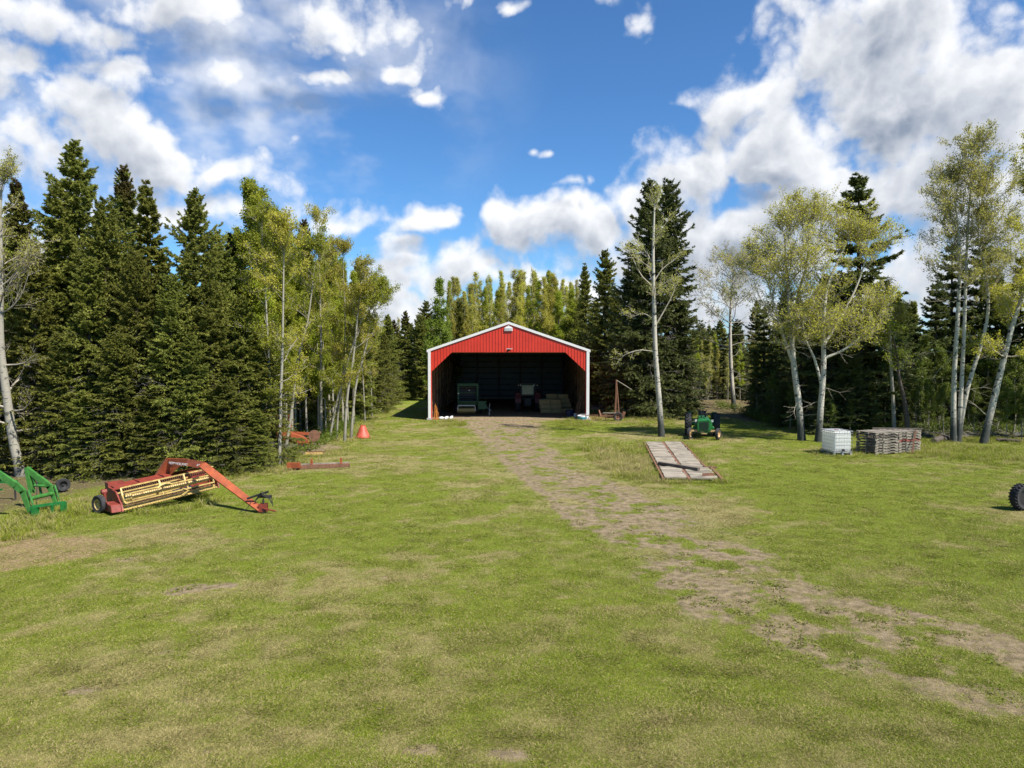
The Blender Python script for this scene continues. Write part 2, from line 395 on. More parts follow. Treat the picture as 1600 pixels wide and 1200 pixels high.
def spot(x, y, px, py, rx, ry):
    c = GP(px, py); D = c.y
    return np.hypot((x - c.x) / (rx * D / F), (y - c.y) / (ry * D * D / (CAMH * F)))
TRACK = [(GP(775, 656), 4.2), (GP(790, 672), 3.0), (GP(808, 700), 2.3), (GP(860, 740), 2.2), (GP(960, 790), 2.9), (GP(1060, 840), 2.6), (GP(1110, 890), 2.3), (GP(1190, 945), 2.7), (GP(1360, 1005), 2.8), (GP(1700, 1090), 2.6)]
RUT1 = [(GP(745, 668), 0.6), (GP(790, 720), 0.45), (GP(860, 780), 0.35), (GP(900, 820), 0.3)]
RUT2 = [(GP(1350, 950), 0.7), (GP(1480, 985), 0.8), (GP(1650, 1030), 0.8)]
GLINE = [(GP(680, 955), 0.28), (GP(800, 950), 0.35), (GP(960, 945), 0.35), (GP(1040, 940), 0.3)]
BROWN = [(290, 924, 45, 10), (190, 877, 38, 8), (345, 918, 30, 8), (600, 905, 18, 4), (842, 1026, 22, 6), (120, 1088, 60, 12), (305, 1188, 28, 9), (650, 1185, 55, 14),
         (790, 1190, 45, 14), (730, 846, 12, 4), (245, 1027, 18, 5),  (480, 700, 50, 10), (300, 1105, 60, 7)]
STRAW = [(60, 862, 105, 26), (0, 880, 60, 22), (20, 842, 60, 12)]
DRYS = [(970, 715, 45, 28), (1500, 730, 60, 14), (1380, 1000, 120, 30), (560, 1130, 420, 60), (1000, 1150, 260, 45), (1050, 640, 90, 9), (1180, 636, 80, 6), (300, 1170, 300, 30),
        (640, 690, 60, 16), (560, 720, 70, 14), (220, 830, 60, 14), (430, 800, 50, 12), (820, 830, 70, 12), (1480, 850, 140, 12), (1560, 800, 60, 10), (60, 790, 40, 12), (960, 680, 60, 10)]
GREENS = [(570, 1155, 34, 12), (740, 1125, 60, 14), (860, 1040, 50, 16), (1180, 1090, 90, 30), (200, 990, 110, 30), (60, 905, 90, 20), (1250, 760, 220, 60), (1000, 800, 70, 20), (500, 800, 180, 40), (640, 960, 90, 14), (360, 830, 70, 16), (760, 850, 100, 24), (730, 670, 40, 14), (890, 662, 50, 8), (930, 672, 90, 8)]
def masks(x, y):
    n1 = fbm(x * 0.55, y * 0.55, 1, 5); n2 = fbm(x * 1.9, y * 1.9, 11, 4); n3 = fbm(x * 0.16, y * 0.16, 21, 3); n4 = fbm(x * 5.5, y * 5.5, 31, 3)
    nz = (n1 - 0.5) * 1.3 + (n2 - 0.5) * 1.1 + (n4 - 0.5) * 0.5
    dirt = 1 - sst(poly_mask(x, y, TRACK) + nz * 1.35, 0.22, 1.38)
    tm = poly_mask(x, y, TRACK); dirt = dirt * (0.74 + 0.26 * np.exp(-((tm - .55) / .24) ** 2) + .25 * sst(y, 45, 52))
    dirt = np.maximum(dirt, 1 - sst(poly_mask(x, y, RUT1) + nz, 0.5, 1.1)) 
    dirt = np.maximum(dirt, 1 - sst(poly_mask(x, y, RUT2) + nz * 1.3, 0.5, 1.1))
    dirt = dirt * (1 - .12 * sst(16 - y, 0, 4)) * (0.2 + 0.8 * sst(n2 + n1 * 0.5 + (n4 - .5) * .5, 0.46, 0.80))
    for b in BROWN: dirt = np.maximum(dirt, 0.8 * (1 - sst(spot(x, y, *b) + nz, 0.4, 1.1)))
    inbarn = (np.abs(x + 0.27) < 6.0) & (y > 54.0) & (y < 80)
    dirt = np.where(inbarn, 1.0, dirt)
    bank = sst(x, 6.3, 8) * (1 - sst(np.abs(y - 66 - 0.1 * x) + nz, 2.5, 4.5))
    dirt = np.maximum(dirt, bank * 0.8)
    dry = 0.345 + (n3 - 0.5) * 0.9 + (n1 - 0.5) * 1.1 + (n2 - 0.5) * 1.3 + (n4 - 0.5) * 0.7 + 0.10 * sst(15 - y, 0, 5)
    n5 = fbm((x * .81 + y * .58) * .16, (y * .81 - x * .58) * 1.25, 61, 3); dry = dry + (n5 - 0.5) * 0.85
    for b in DRYS: dry = dry + 0.26 * (1 - sst(spot(x, y, *b) + nz * 0.5, 0.5, 1.2))
    for b in GREENS: dry = dry - 0.42 * (1 - sst(spot(x, y, *b) + nz * 0.5, 0.5, 1.15))
    dry = dry - 0.22 * sst(x - 0.25 * (y - 20), 6, 11)                      # greener on the right
    gl = 1 - sst(poly_mask(x, y, GLINE) + nz * 0.8, 0.6, 1.2); dry = dry - 1.0 * gl; dirt = dirt * (1 - gl)
    straw = np.zeros_like(x)
    for b in STRAW: straw = np.maximum(straw, 1 - sst(spot(x, y, *b) + nz * 0.6, 0.7, 1.05))
    # forest floor beyond the edges of the yard
    edgeL = np.interp(y, [0, 26, 31, 36, 46, 60, 80, 200], [-16, -15.0, -10.5, -9.8, -10.3, -11.5, -12.5, -13])
    floor_ = sst(edgeL - x + nz * 2, 0.3, 2.0)
    edgeR = np.interp(x, [8, 13, 20, 30, 60], [66, 62, 46, 42.5, 40])
    floor_ = np.maximum(floor_, sst(y - edgeR + nz * 2, 0.0, 2.5) * sst(x, 6, 9))
    floor_ = np.maximum(floor_, sst(y, 78, 84))
    tall = np.maximum(0, 1 - sst(spot(x, y, 965, 715, 55, 34) + nz * 0.5, 0.6, 1.1)) * 0.9
    tall = np.maximum(tall, 0.8 * (1 - sst(np.abs(y - edgeR + 1.8) + nz * 2, 0.3, 2.6)) * sst(x, 7, 10))
    tall = np.maximum(tall, 0.55 * (1 - sst(np.abs(edgeL - x + 0.6) + nz * 1.5, 0.2, 1.5)))
    tall = np.maximum(tall, 0.8 * (1 - sst(spot(x, y, 1500, 705, 110, 24) + nz * 0.5, 0.6, 1.1)))
    tall = np.maximum(tall, 0.7 * (1 - sst(spot(x, y, 1000, 655, 80, 12) + nz * 0.5, 0.6, 1.1)))
    dk = np.minimum(np.abs(x - (5.85 + (y - 28.5) * .118)), np.abs(x - (8.35 + (y - 28.5) * .118))); tall = np.maximum(tall, .75 * (1 - sst(dk + nz * .3, .1, .5)) * (y > 27.9) * (y < 41)); tall = np.maximum(tall, .7 * (np.abs(y - 28.2) < .3) * (x > 5.8) * (x < 8.5))
    for (ox, oy, rr_) in ((16.4, 35.9, 1.1), (19.6, 36.6, 1.9), (-14.7, 22.8, .9), (-11.6, 24.2, 1.3), (11.2, 43.2, 1.5), (7.6, 53.3, 1.2)): tall = np.maximum(tall, .6 * (1 - sst(np.abs(np.hypot(x - ox, y - oy) - rr_) + nz * .3, .1, .5)))
    tall = np.maximum(tall, 0.9 * (1 - sst(spot(x, y, 893, 661, 36, 7) + nz * .4, .6, 1.1))); tall = np.maximum(tall, 0.9 * (1 - sst(spot(x, y, 703, 662, 34, 6) + nz * .4, .6, 1.1))); dirt = dirt * (1 - sst(tall, .5, .8) * (y > 50))
    return np.clip(dirt, 0, 1), np.clip(dry, 0, 1), np.clip(straw, 0, 1), np.clip(floor_, 0, 1), np.clip(tall, 0, 1)
def height(x, y):
    h = (fbm(x * 0.3, y * 0.3, 41, 3) - 0.5) * 0.10 + (fbm(x * 1.7, y * 1.7, 51, 3) - 0.5) * 0.028
    h = h * sst(58 - y, 0, 3) + 0.0
    bk = sst(x, 6.3, 8.5) * (1 - sst(np.abs(y - 66 - 0.1 * x), 0.6, 2.6)) * (1 - sst(x, 20, 30))
    return h - 0.02 + 0.55 * bk
def axis_pts(lo, d0, d1, hi, step, g=1.06):
    mid = list(np.arange(d0, d1, step)); a = []; s = step; v = d1
    while v < hi: a.append(v); s *= g; v += s
    a.append(hi); b = []; s = step; v = d0 - step
    while v > lo: b.append(v); s *= g; v -= s
    b.append(lo); return np.array(b[::-1] + mid + a)
def build_ground():
    xs = axis_pts(-900, -17, 20, 900, 0.11, 1.035); ys = axis_pts(-300, 7.5, 40, 1500, 0.11, 1.022)
    X, Y = np.meshgrid(xs, ys); x = X.ravel(); y = Y.ravel()
    d, dr, st, fl, tl = masks(x, y); z = height(x, y)
    nx, ny = len(xs), len(ys); i = np.arange(nx * ny).reshape(ny, nx)
    f = np.stack([i[:-1, :-1], i[:-1, 1:], i[1:, 1:], i[1:, :-1]], -1).reshape(-1, 4)
    m, t, b = base_mat('ground_cover')
    A = lambda n: t.new('ShaderNodeAttribute', attribute_name=n).outputs['Fac']
    v = t.new('ShaderNodeNewGeometry').outputs['Position']
    fine = t.noise(v, 28, 5, 0.7); med = t.noise(v, 5, 5, 0.6); grit = t.noise(v, 90, 3, 0.7)
    sep = t.new('ShaderNodeSeparateXYZ'); t.l.new(v, sep.inputs[0])
    green = t.mix(t.step(fine, 0.3, 0.7), (0.095, 0.135, 0.012), (0.19, 0.23, 0.030))
    drycol = t.mix(t.step(t.math('ADD', t.math('MULTIPLY', grit, .5), t.math('MULTIPLY', fine, .5)), 0.35, 0.65), (0.16, 0.14, 0.055), (0.34, 0.30, 0.14))
    fd = t.math('ADD', A('dry'), t.math('MULTIPLY', t.math('SUBTRACT', fine, 0.5), 1.6)); c = t.mix(t.step(fd, 0.3, 0.75), green, drycol)
    dc = t.mix(t.step(t.math('ADD', t.math('MULTIPLY', med, .6), t.math('MULTIPLY', grit, .4)), 0.35, 0.65), (0.11, 0.085, 0.055), (0.31, 0.24, 0.155))
    dm = t.step(t.math('ADD', A('dirt'), t.math('MULTIPLY', t.math('SUBTRACT', fine, 0.5), 1.2)), 0.20, 0.62); c = t.mix(dm, c, dc)
    sc = t.mix(t.step(t.noise(t.vec('MULTIPLY', v, (3, 22, 3)), 2.2, 6, 0.7, 0.8), 0.35, 0.65), (0.085, 0.052, 0.032), (0.42, 0.31, 0.17)); c = t.mix(A('straw'), c, sc)
    fc = t.mix(t.step(fine, 0.35, 0.65), (0.06, 0.045, 0.025), (0.17, 0.14, 0.07)); c = t.mix(A('floor'), c, fc)
    t.l.new(c, b.inputs['Base Color']); b.inputs['Roughness'].default_value = 0.95; b.inputs['Specular IOR Level'].default_value = 0.1
    bump(t, b, t.math('ADD', t.math('MULTIPLY', fine, 0.7), t.math('MULTIPLY', grit, 0.3)), 0.9, 0.05)
    o = mesh_np('ground', np.stack([x, y, z], 1), f, m, None, True, {'dirt': ('POINT', d), 'dry': ('POINT', dr), 'straw': ('POINT', st), 'floor': ('POINT', fl)})
    o['kind'] = 'structure'
build_ground()

def tuft_mesh(seed, blades, rad, h, w, lean):
    rg = np.random.default_rng(seed); n = blades
    a = rg.uniform(0, 2 * np.pi, n); r = rad * np.sqrt(rg.uniform(0, 1, n)); bx = r * np.cos(a); by = r * np.sin(a)
    hh = h * rg.uniform(0.5, 1.15, n); az = a + rg.normal(0, 0.9, n); ln = lean * rg.uniform(0.3, 1.6, n) * hh
    wa = rg.uniform(0, np.pi, n); wx = np.cos(wa) * w / 2; wy = np.sin(wa) * w / 2; V = []
    for s, ws in ((0, 1), (0.55, 0.8), (1, 0)):
        cx = bx + np.cos(az) * ln * s * s; cy = by + np.sin(az) * ln * s * s; cz = hh * (s - 0.25 * lean * s * s) - 0.01
        if ws: V += [np.stack([cx - wx * ws, cy - wy * ws, cz], 1), np.stack([cx + wx * ws, cy + wy * ws, cz], 1)]
        else: V += [np.stack([cx, cy, cz], 1)]
    v = np.concatenate(V); i = np.arange(n)
    f = np.concatenate([np.stack([i, n + i, 3 * n + i], 1), np.stack([i, 3 * n + i, 2 * n + i], 1), np.stack([2 * n + i, 3 * n + i, 4 * n + i], 1)])
    return v, f
def grass_mat():
    m, t, b = base_mat('grass_blades')
    I = lambda n: t.new('ShaderNodeAttribute', attribute_name=n, attribute_type='INSTANCER').outputs['Fac']
    gi = I('gdry'); gr = I('grnd'); geo = t.new('ShaderNodeNewGeometry')
    g = t.mix(gr, (0.100, 0.150, 0.006), (0.275, 0.318, 0.020)); d = t.mix(gr, (0.22, 0.19, 0.065), (0.46, 0.395, 0.175))
    rnd = t.math('MULTIPLY', t.math('SUBTRACT', geo.outputs['Random Per Island'], 0.5), 1.3)
    c = t.mix(t.step(t.math('ADD', gi, rnd), 0.35, 0.6), g, d)
    t.l.new(c, b.inputs['Base Color']); b.inputs['Roughness'].default_value = 0.6; b.inputs['Specular IOR Level'].default_value = 0.2
    tr = t.new('ShaderNodeBsdfTranslucent'); t.l.new(c, tr.inputs[0]); ms = t.new('ShaderNodeMixShader'); ms.inputs[0].default_value = 0.35
    t.l.new(b.outputs[0], ms.inputs[1]); t.l.new(tr.outputs[0], ms.inputs[2]); t.l.new(ms.outputs[0], t.n['Material Output'].inputs[0])
    return m
GM = grass_mat()
def scatter(name, label, pts, scale, gdry, grnd, tuft, seed):
    """stuff: tufts set at the given points by geometry nodes"""
    v, f = tuft; src = mesh_np(name + '_tuft', v, f, GM); COL.objects.unlink(src)
    me = bpy.data.meshes.new(name); me.vertices.add(len(pts)); me.vertices.foreach_set('co', pts.astype(np.float32).ravel())
    for an, arr in (('gscale', scale), ('gdry', gdry), ('grnd', grnd), ('grot', np.random.default_rng(seed).uniform(0, 6.283, len(pts)))):
        a = me.attributes.new(an, 'FLOAT', 'POINT'); a.data.foreach_set('value', arr.astype(np.float32))
    o = link(bpy.data.objects.new(name, me)); tag(o, label, 'grass', None, 'stuff')
    g = bpy.data.node_groups.new(name + '_nodes', 'GeometryNodeTree')
    g.interface.new_socket('Geometry', in_out='INPUT', socket_type='NodeSocketGeometry'); g.interface.new_socket('Geometry', in_out='OUTPUT', socket_type='NodeSocketGeometry')
    n = g.nodes; l = g.links; gi = n.new('NodeGroupInput'); go = n.new('NodeGroupOutput')
    m2p = n.new('GeometryNodeMeshToPoints'); iop = n.new('GeometryNodeInstanceOnPoints'); oi = n.new('GeometryNodeObjectInfo'); oi.inputs['Object'].default_value = src
    def attr(nm):
        a = n.new('GeometryNodeInputNamedAttribute'); a.data_type = 'FLOAT'; a.inputs['Name'].default_value = nm; return a.outputs['Attribute']
    cx = n.new('ShaderNodeCombineXYZ'); l.new(attr('grot'), cx.inputs[2])
    l.new(gi.outputs[0], m2p.inputs['Mesh']); l.new(m2p.outputs[0], iop.inputs['Points']); l.new(oi.outputs['Geometry'], iop.inputs['Instance'])
    l.new(cx.outputs[0], iop.inputs['Rotation']); l.new(attr('gscale'), iop.inputs['Scale']); l.new(iop.outputs[0], go.inputs[0])
    md = o.modifiers.new('tufts', 'NODES'); md.node_group = g
    return o
def build_grass():
    rg = np.random.default_rng(5)
    def sample(n, d0, d1, spread=0.78):
        D = np.exp(rg.uniform(np.log(d0), np.log(d1), n)); u = rg.uniform(-spread, spread, n); return u * D + rg.normal(0, 0.3, n), D
    x, y = sample(330000, 8.0, 66)
    d, dr, st, fl, tl = masks(x, y)
    keep = rg.uniform(0, 1, len(x)) > np.clip(sst(d, 0.12, 0.75) * 0.93 + sst(st, 0.3, 0.7) * 0.75 + sst(fl, 0.3, 0.9) * 0.9, 0, 0.97)
    plank = (x > 5.9 + (y - 28.5) * 0.125) & (x < 8.15 + (y - 28.5) * 0.125) & (y > 28.4) & (y < 40.4)
    barn = (np.abs(x + .27) < 5.9) & (y > 54.2)
    keep &= ~plank & ~barn
    x, y, dr, tl, d = x[keep], y[keep], dr[keep], tl[keep], d[keep]
    patch = fbm(x * 2.6, y * 2.6, 77, 3)
    sc = (0.85 + 0.55 * sst(patch, 0.4, 0.8)) * (0.8 + y / 60) * (1 - 0.45 * sst(d, .3, .6)) * rg.uniform(0.75, 1.25, len(x))
    gd = np.clip(dr * 0.85 + rg.normal(0, 0.16, len(x)), 0, 1); gr = np.clip(rg.normal(0.45, 0.25, len(x)) + (patch - 0.5) * -0.45, 0, 1)
    pts = np.stack([x, y, height(x, y)], 1); half = rg.uniform(0, 1, len(x)) < 0.5
    for k, (msk, tf) in enumerate(((half, tuft_mesh(1, 24, 0.10, 0.030, 0.010, 1.0)), (~half, tuft_mesh(2, 20, 0.11, 0.036, 0.010, 1.3)))):
        scatter('grass', 'short mown green and straw coloured grass of the yard', pts[msk], sc[msk], gd[msk], gr[msk], tf, k)
    x, y = sample(110000, 15, 66, 0.85); d, dr, st, fl, tl = masks(x, y)
    barn = (np.abs(x + .27) < 5.95) & (y > 54.1)
    keep = (rg.uniform(0, 1, len(x)) < tl * 0.9) & (d < 0.5) & ~barn & ~((x > 5.9 + (y - 28.5) * 0.125) & (x < 8.2 + (y - 28.5) * 0.125) & (y > 28.4) & (y < 40.4))
    x, y, dr, tl = x[keep], y[keep], dr[keep], tl[keep]
    scatter('tall_grass', 'taller tufts of unmown grass along the trees and deck', np.stack([x, y, height(x, y)], 1), rg.uniform(0.5, 1.3, len(x)) * (0.5 + 0.5 * tl), np.clip(dr + rg.normal(0.0, .25, len(x)), 0, 1), rg.uniform(0.3, 1, len(x)), tuft_mesh(3, 22, 0.14, 0.30, 0.014, 0.7), 7)
    x, y = sample(90000, 9, 56, 0.75); d, dr, st, fl, tl = masks(x, y); keep = (rg.uniform(size=len(x)) < np.maximum(d, st * 1.2) * .8) & (y < 54)
    x, y = x[keep], y[keep]
    scatter('dead_grass', 'flattened dead straw bits lying on the dirt and bare patches', np.stack([x, y, height(x, y)], 1), rg.uniform(.5, 1.3, len(x)), rg.uniform(.75, 1, len(x)), rg.uniform(0, 1, len(x)), tuft_mesh(6, 12, 0.13, 0.045, 0.009, 2.6), 11)
    # lone weeds growing through the dirt track
    x, y = sample(9000, 10, 50, 0.7); d, dr, st, fl, tl = masks(x, y)
    cl = fbm(x * 1.3, y * 1.3, 91, 3); keep = (d > 0.25) & (cl > 0.50) & (rg.uniform(size=len(x)) < .6) & (y < 54)
    x, y = x[keep], y[keep]
    scatter('weeds', 'low dark green weeds growing through the dirt track', np.stack([x, y, height(x, y)], 1), rg.uniform(0.5, 1.3, len(x)), np.full(len(x), 0.05), rg.uniform(0.0, .6, len(x)), tuft_mesh(4, 26, 0.12, 0.06, 0.022, 1.0), 9)
build_grass()

# ------------------------------------------------------------------ trees
def tubes_np(pts, rad, n):
    """pts (B,K,3), rad (B,K): every branch as a tapered n-sided tube"""
    B, K, _ = pts.shape; d = pts[:, -1] - pts[:, 0]; d /= np.linalg.norm(d, axis=1, keepdims=True) + 1e-9
    ref = np.where(np.abs(d[:, 2:3]) > 0.9, np.array([[1., 0, 0]]), np.array([[0., 0, 1]]))
    a = np.cross(d, ref); a /= np.linalg.norm(a, axis=1, keepdims=True); b = np.cross(d, a)
    th = np.arange(n) * 2 * np.pi / n
    ring = a[:, None, None] * np.cos(th)[None, None, :, None] + b[:, None, None] * np.sin(th)[None, None, :, None]
    v = (pts[:, :, None] + ring * rad[:, :, None, None]).reshape(-1, 3)
    i = np.arange(B * K * n).reshape(B, K, n); j = np.roll(i, -1, axis=2)
    f = np.stack([i[:, :-1], j[:, :-1], j[:, 1:], i[:, 1:]], -1).reshape(-1, 4)
    return v, f
class Cat:
    def __init__(s): s.v = []; s.f = []; s.n = 0
    def add(s, v, f): s.v.append(v); s.f.append(f + s.n); s.n += len(v)
    def get(s): return np.concatenate(s.v), np.concatenate(s.f)
def unit(v): return v / (np.linalg.norm(v, axis=-1, keepdims=True) + 1e-9)
def smooth_path(path, K):
    """Catmull-Rom through (x,y,z) points, resampled to K"""
    p = np.array(path, float); p = np.vstack([2 * p[0] - p[1], p, 2 * p[-1] - p[-2]]); out = []
    m = len(p) - 3
    for t in np.linspace(0, m - 1e-6, K):
        i = int(t); u = t - i; a, b, c, d = p[i], p[i + 1], p[i + 2], p[i + 3]
        out.append(0.5 * ((2 * b) + (-a + c) * u + (2 * a - 5 * b + 4 * c - d) * u * u + (-a + 3 * b - 3 * c + d) * u ** 3))
    return np.array(out)

DEAD = {}
def spruce_mesh(seed, H, Rm, nb=430, shape=0.8, top_brown=0.0, base=0.02, sparse=1.0, tsz=1.0, ws=0.034):
    rg = np.random.default_rng(seed)
    s = (np.arange(nb) + 0.5) / nb; zf = base + (0.975 - base) * (1 - (1 - s) ** 1.12) ; zf = np.clip(np.round(zf / ws) * ws + rg.normal(0, 0.0055, nb), base, 0.992)
    az = np.arange(nb) * 2.399963 + rg.normal(0, 0.25, nb)
    prof = (1 - zf) ** (shape - 0.02) * (0.85 + 0.20 * np.clip((zf - base) / 0.12, 0, 1))
    lump = 0.95 + 0.38 * np.sin(az * 2 + zf * 9 + seed) * np.sin(zf * 23 + seed)
    L = Rm * prof * (0.42 + 0.72 * rg.uniform(0, 1, nb) ** 0.7) * lump + 0.05
    e = np.interp(zf, [0, 0.25, 0.6, 0.85, 1], [R(-16), R(-10), R(4), R(24), R(48)]) + rg.normal(0, R(7), nb)
    K = 6; t = np.linspace(0, 1, K)[None]
    rr = L[:, None] * t; zz = zf[:, None] * H + rr * np.tan(e)[:, None] - L[:, None] * 0.22 * t ** 2 * (1 - zf[:, None]) + L[:, None] * 0.20 * t ** 3
    side = np.cumsum(rg.normal(0, 0.03, (nb, K)), 1) * L[:, None]
    ca, sa = np.cos(az)[:, None], np.sin(az)[:, None]
    pts = np.stack([rr * ca - side * sa, rr * sa + side * ca, zz], -1)
    wood_ = Cat()
    tr = np.array([[[0.0, 0, -0.15], [0, 0, H * 0.3], [0.02, 0.01, H * 0.65], [0, 0, H * 0.9], [0, 0, H]]]); wood_.add(*tubes_np(tr, np.array([[0.016, 0.012, 0.007, 0.003, 0.0015]]) * H * 1.0, 8))
    wood_.add(*tubes_np(pts, np.linspace(1, 0.2, K)[None] * (0.006 + 0.008 * L[:, None]), 3))
    # side twigs
    T = 24; st = rg.uniform(0.10, 1.0, (nb, T)); st[:, 0] = 0.99
    idx = np.clip(st * (K - 1), 0, K - 1.001); i0 = idx.astype(int); fr = (idx - i0)[..., None]
    bi = np.arange(nb)[:, None]; base_p = pts[bi, i0] * (1 - fr) + pts[bi, i0 + 1] * fr; bd = unit(pts[bi, i0 + 1] - pts[bi, i0])
    sg = np.where(rg.uniform(size=(nb, T)) < 0.5, -1., 1.)
    sidev = unit(np.cross(bd, np.array([0., 0, 1.])))
    td = unit(bd * 0.75 + sidev * (sg * rg.uniform(0.5, 1.1, (nb, T)))[..., None] + np.array([0, 0, 1.]) * rg.normal(-0.14, 0.22, (nb, T))[..., None])
    td[:, 0] = bd[:, 0]
    tl = (0.10 + 0.40 * L[:, None] * (1 - st) ** 0.6) * rg.uniform(0.6, 1.15, (nb, T)); tl = np.clip(tl, 0.05, 0.85)
    if sparse < 1: keep = rg.uniform(size=(nb, T)) < sparse
    else: keep = np.ones((nb, T), bool)
    base_p, td, tl, st2, zz2 = base_p[keep], td[keep], tl[keep], st[keep], np.broadcast_to(zf[:, None], (nb, T))[keep]
    btone = np.broadcast_to(rg.uniform(0, 0.35, nb)[:, None], (nb, T))[keep]
    Mn = 5; u = (np.arange(Mn) + 0.6) / Mn; u = np.repeat(u, 3)[None] + rg.normal(0, 0.06, (len(tl), Mn * 3))
    c = base_p[:, None] + td[:, None] * (tl[:, None] * u)[..., None]; c[..., 2] -= 0.10 * tl[:, None] * u ** 2
    rnd = unit(rg.normal(size=c.shape)); nd = unit(td[:, None] * 0.85 + rnd * 0.75); w = unit(np.cross(nd, unit(rg.normal(size=c.shape))))
    ln = (rg.uniform(0.09, 0.165, c.shape[:2]) * (0.75 + 0.35 * np.minimum(1, tl[:, None] * 2)) * tsz * (0.5 + 0.5 * np.minimum(1, (1 - zz2[:, None]) * 9)))[..., None]; wd = ln * 0.27
    tri = np.stack([c - w * wd - nd * ln * 0.25, c + w * wd - nd * ln * 0.25, c + nd * ln], 2).reshape(-1, 3)
    n = len(tri) // 3; f = np.arange(n * 3).reshape(-1, 3)
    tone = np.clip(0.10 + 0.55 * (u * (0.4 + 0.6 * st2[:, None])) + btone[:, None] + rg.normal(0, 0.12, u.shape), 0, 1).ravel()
    brown = np.zeros(n)
    if top_brown:
        pch = fbm(tri[::3, 0] * 2.5 + tri[::3, 1] * 1.3 + 30, tri[::3, 2] * 2.5, seed, 2)
        brown = np.clip((tri[::3, 2] / H - 0.78) * 8, 0, 1) * (pch > 0.5 - 0.1 * top_brown) * top_brown
    B = 90; zz0 = rg.uniform(.02, .5, B) * H; aa = rg.uniform(0, 6.283, B); Ld = Rm * (1 - zz0 / H) ** shape * rg.uniform(.75, 1.12, B)
    dd = np.stack([np.cos(aa), np.sin(aa), rg.normal(-.12, .1, B)], 1); p = grow(rg, np.stack([np.zeros(B), np.zeros(B), zz0], 1), unit(dd), Ld, 7, up=.01, wig=.08)
    DEAD['v'], DEAD['f'] = tubes_np(p, np.full((B, 1), .011) * np.linspace(1, .4, 7)[None], 3)
    ch = children(rg, p, 5, .5, 1, .7, .3, 0); q = grow(rg, *ch[:2], ch[2], 4, up=0); v2, f2 = tubes_np(q, np.full((len(q), 1), .007) * np.linspace(1, .5, 4)[None], 3)
    DEAD['f'] = np.concatenate([DEAD['f'], f2 + len(DEAD['v'])]); DEAD['v'] = np.concatenate([DEAD['v'], v2])
    return wood_.get(), (tri, f), {'tone': ('FACE', tone), 'brown': ('FACE', brown)}

def make_tree(name, wood_, crown_, attrs, bark, leaf, parent_label=None, cat='tree'):
    root = thing(name, parent_label, cat)
    if isinstance(wood_[0], tuple):
        mesh_np('branches', *wood_[1], M['limb'], root, True); wood_ = wood_[0]
    mesh_np('trunk', *wood_, M[bark], root, True)
    if name == 'spruce_tree': mesh_np('dead_twigs', DEAD['v'], DEAD['f'], M['deadtwig'], root)
    if crown_ is not None: mesh_np('crown', *crown_, M[leaf], root, False, attrs)
    return root

def grow(rg, P0, D0, L, K, bend=0.25, up=0.15, wig=0.12):
    """polylines from start points and directions"""
    B = len(P0); pts = np.zeros((B, K, 3)); pts[:, 0] = P0; d = D0.copy(); st = L / (K - 1)
    for k in range(1, K):
        d = unit(d + rg.normal(0, wig, (B, 3)) + np.array([0, 0, up]))
        pts[:, k] = pts[:, k - 1] + d * st[:, None]
    return pts
def children(rg, pts, n, smin, smax, ang, lf, up=0.1):
    B, K, _ = pts.shape; s = rg.uniform(smin, smax, (B, n)); idx = np.clip(s * (K - 1), 0, K - 1.001); i0 = idx.astype(int); fr = (idx - i0)[..., None]
    bi = np.arange(B)[:, None]; p = pts[bi, i0] * (1 - fr) + pts[bi, i0 + 1] * fr; d = unit(pts[bi, i0 + 1] - pts[bi, i0])
    r = unit(rg.normal(size=d.shape)); perp = unit(r - d * (r * d).sum(-1, keepdims=True))
    nd = unit(d * math.cos(ang) + perp * math.sin(ang) + np.array([0, 0, up]))
    blen = np.linalg.norm(pts[:, 1:] - pts[:, :-1], axis=-1).sum(1)
    L = blen[:, None] * lf * (1 - 0.55 * s) * rg.uniform(0.6, 1.3, (B, n))
    return p.reshape(-1, 3), nd.reshape(-1, 3), L.ravel()

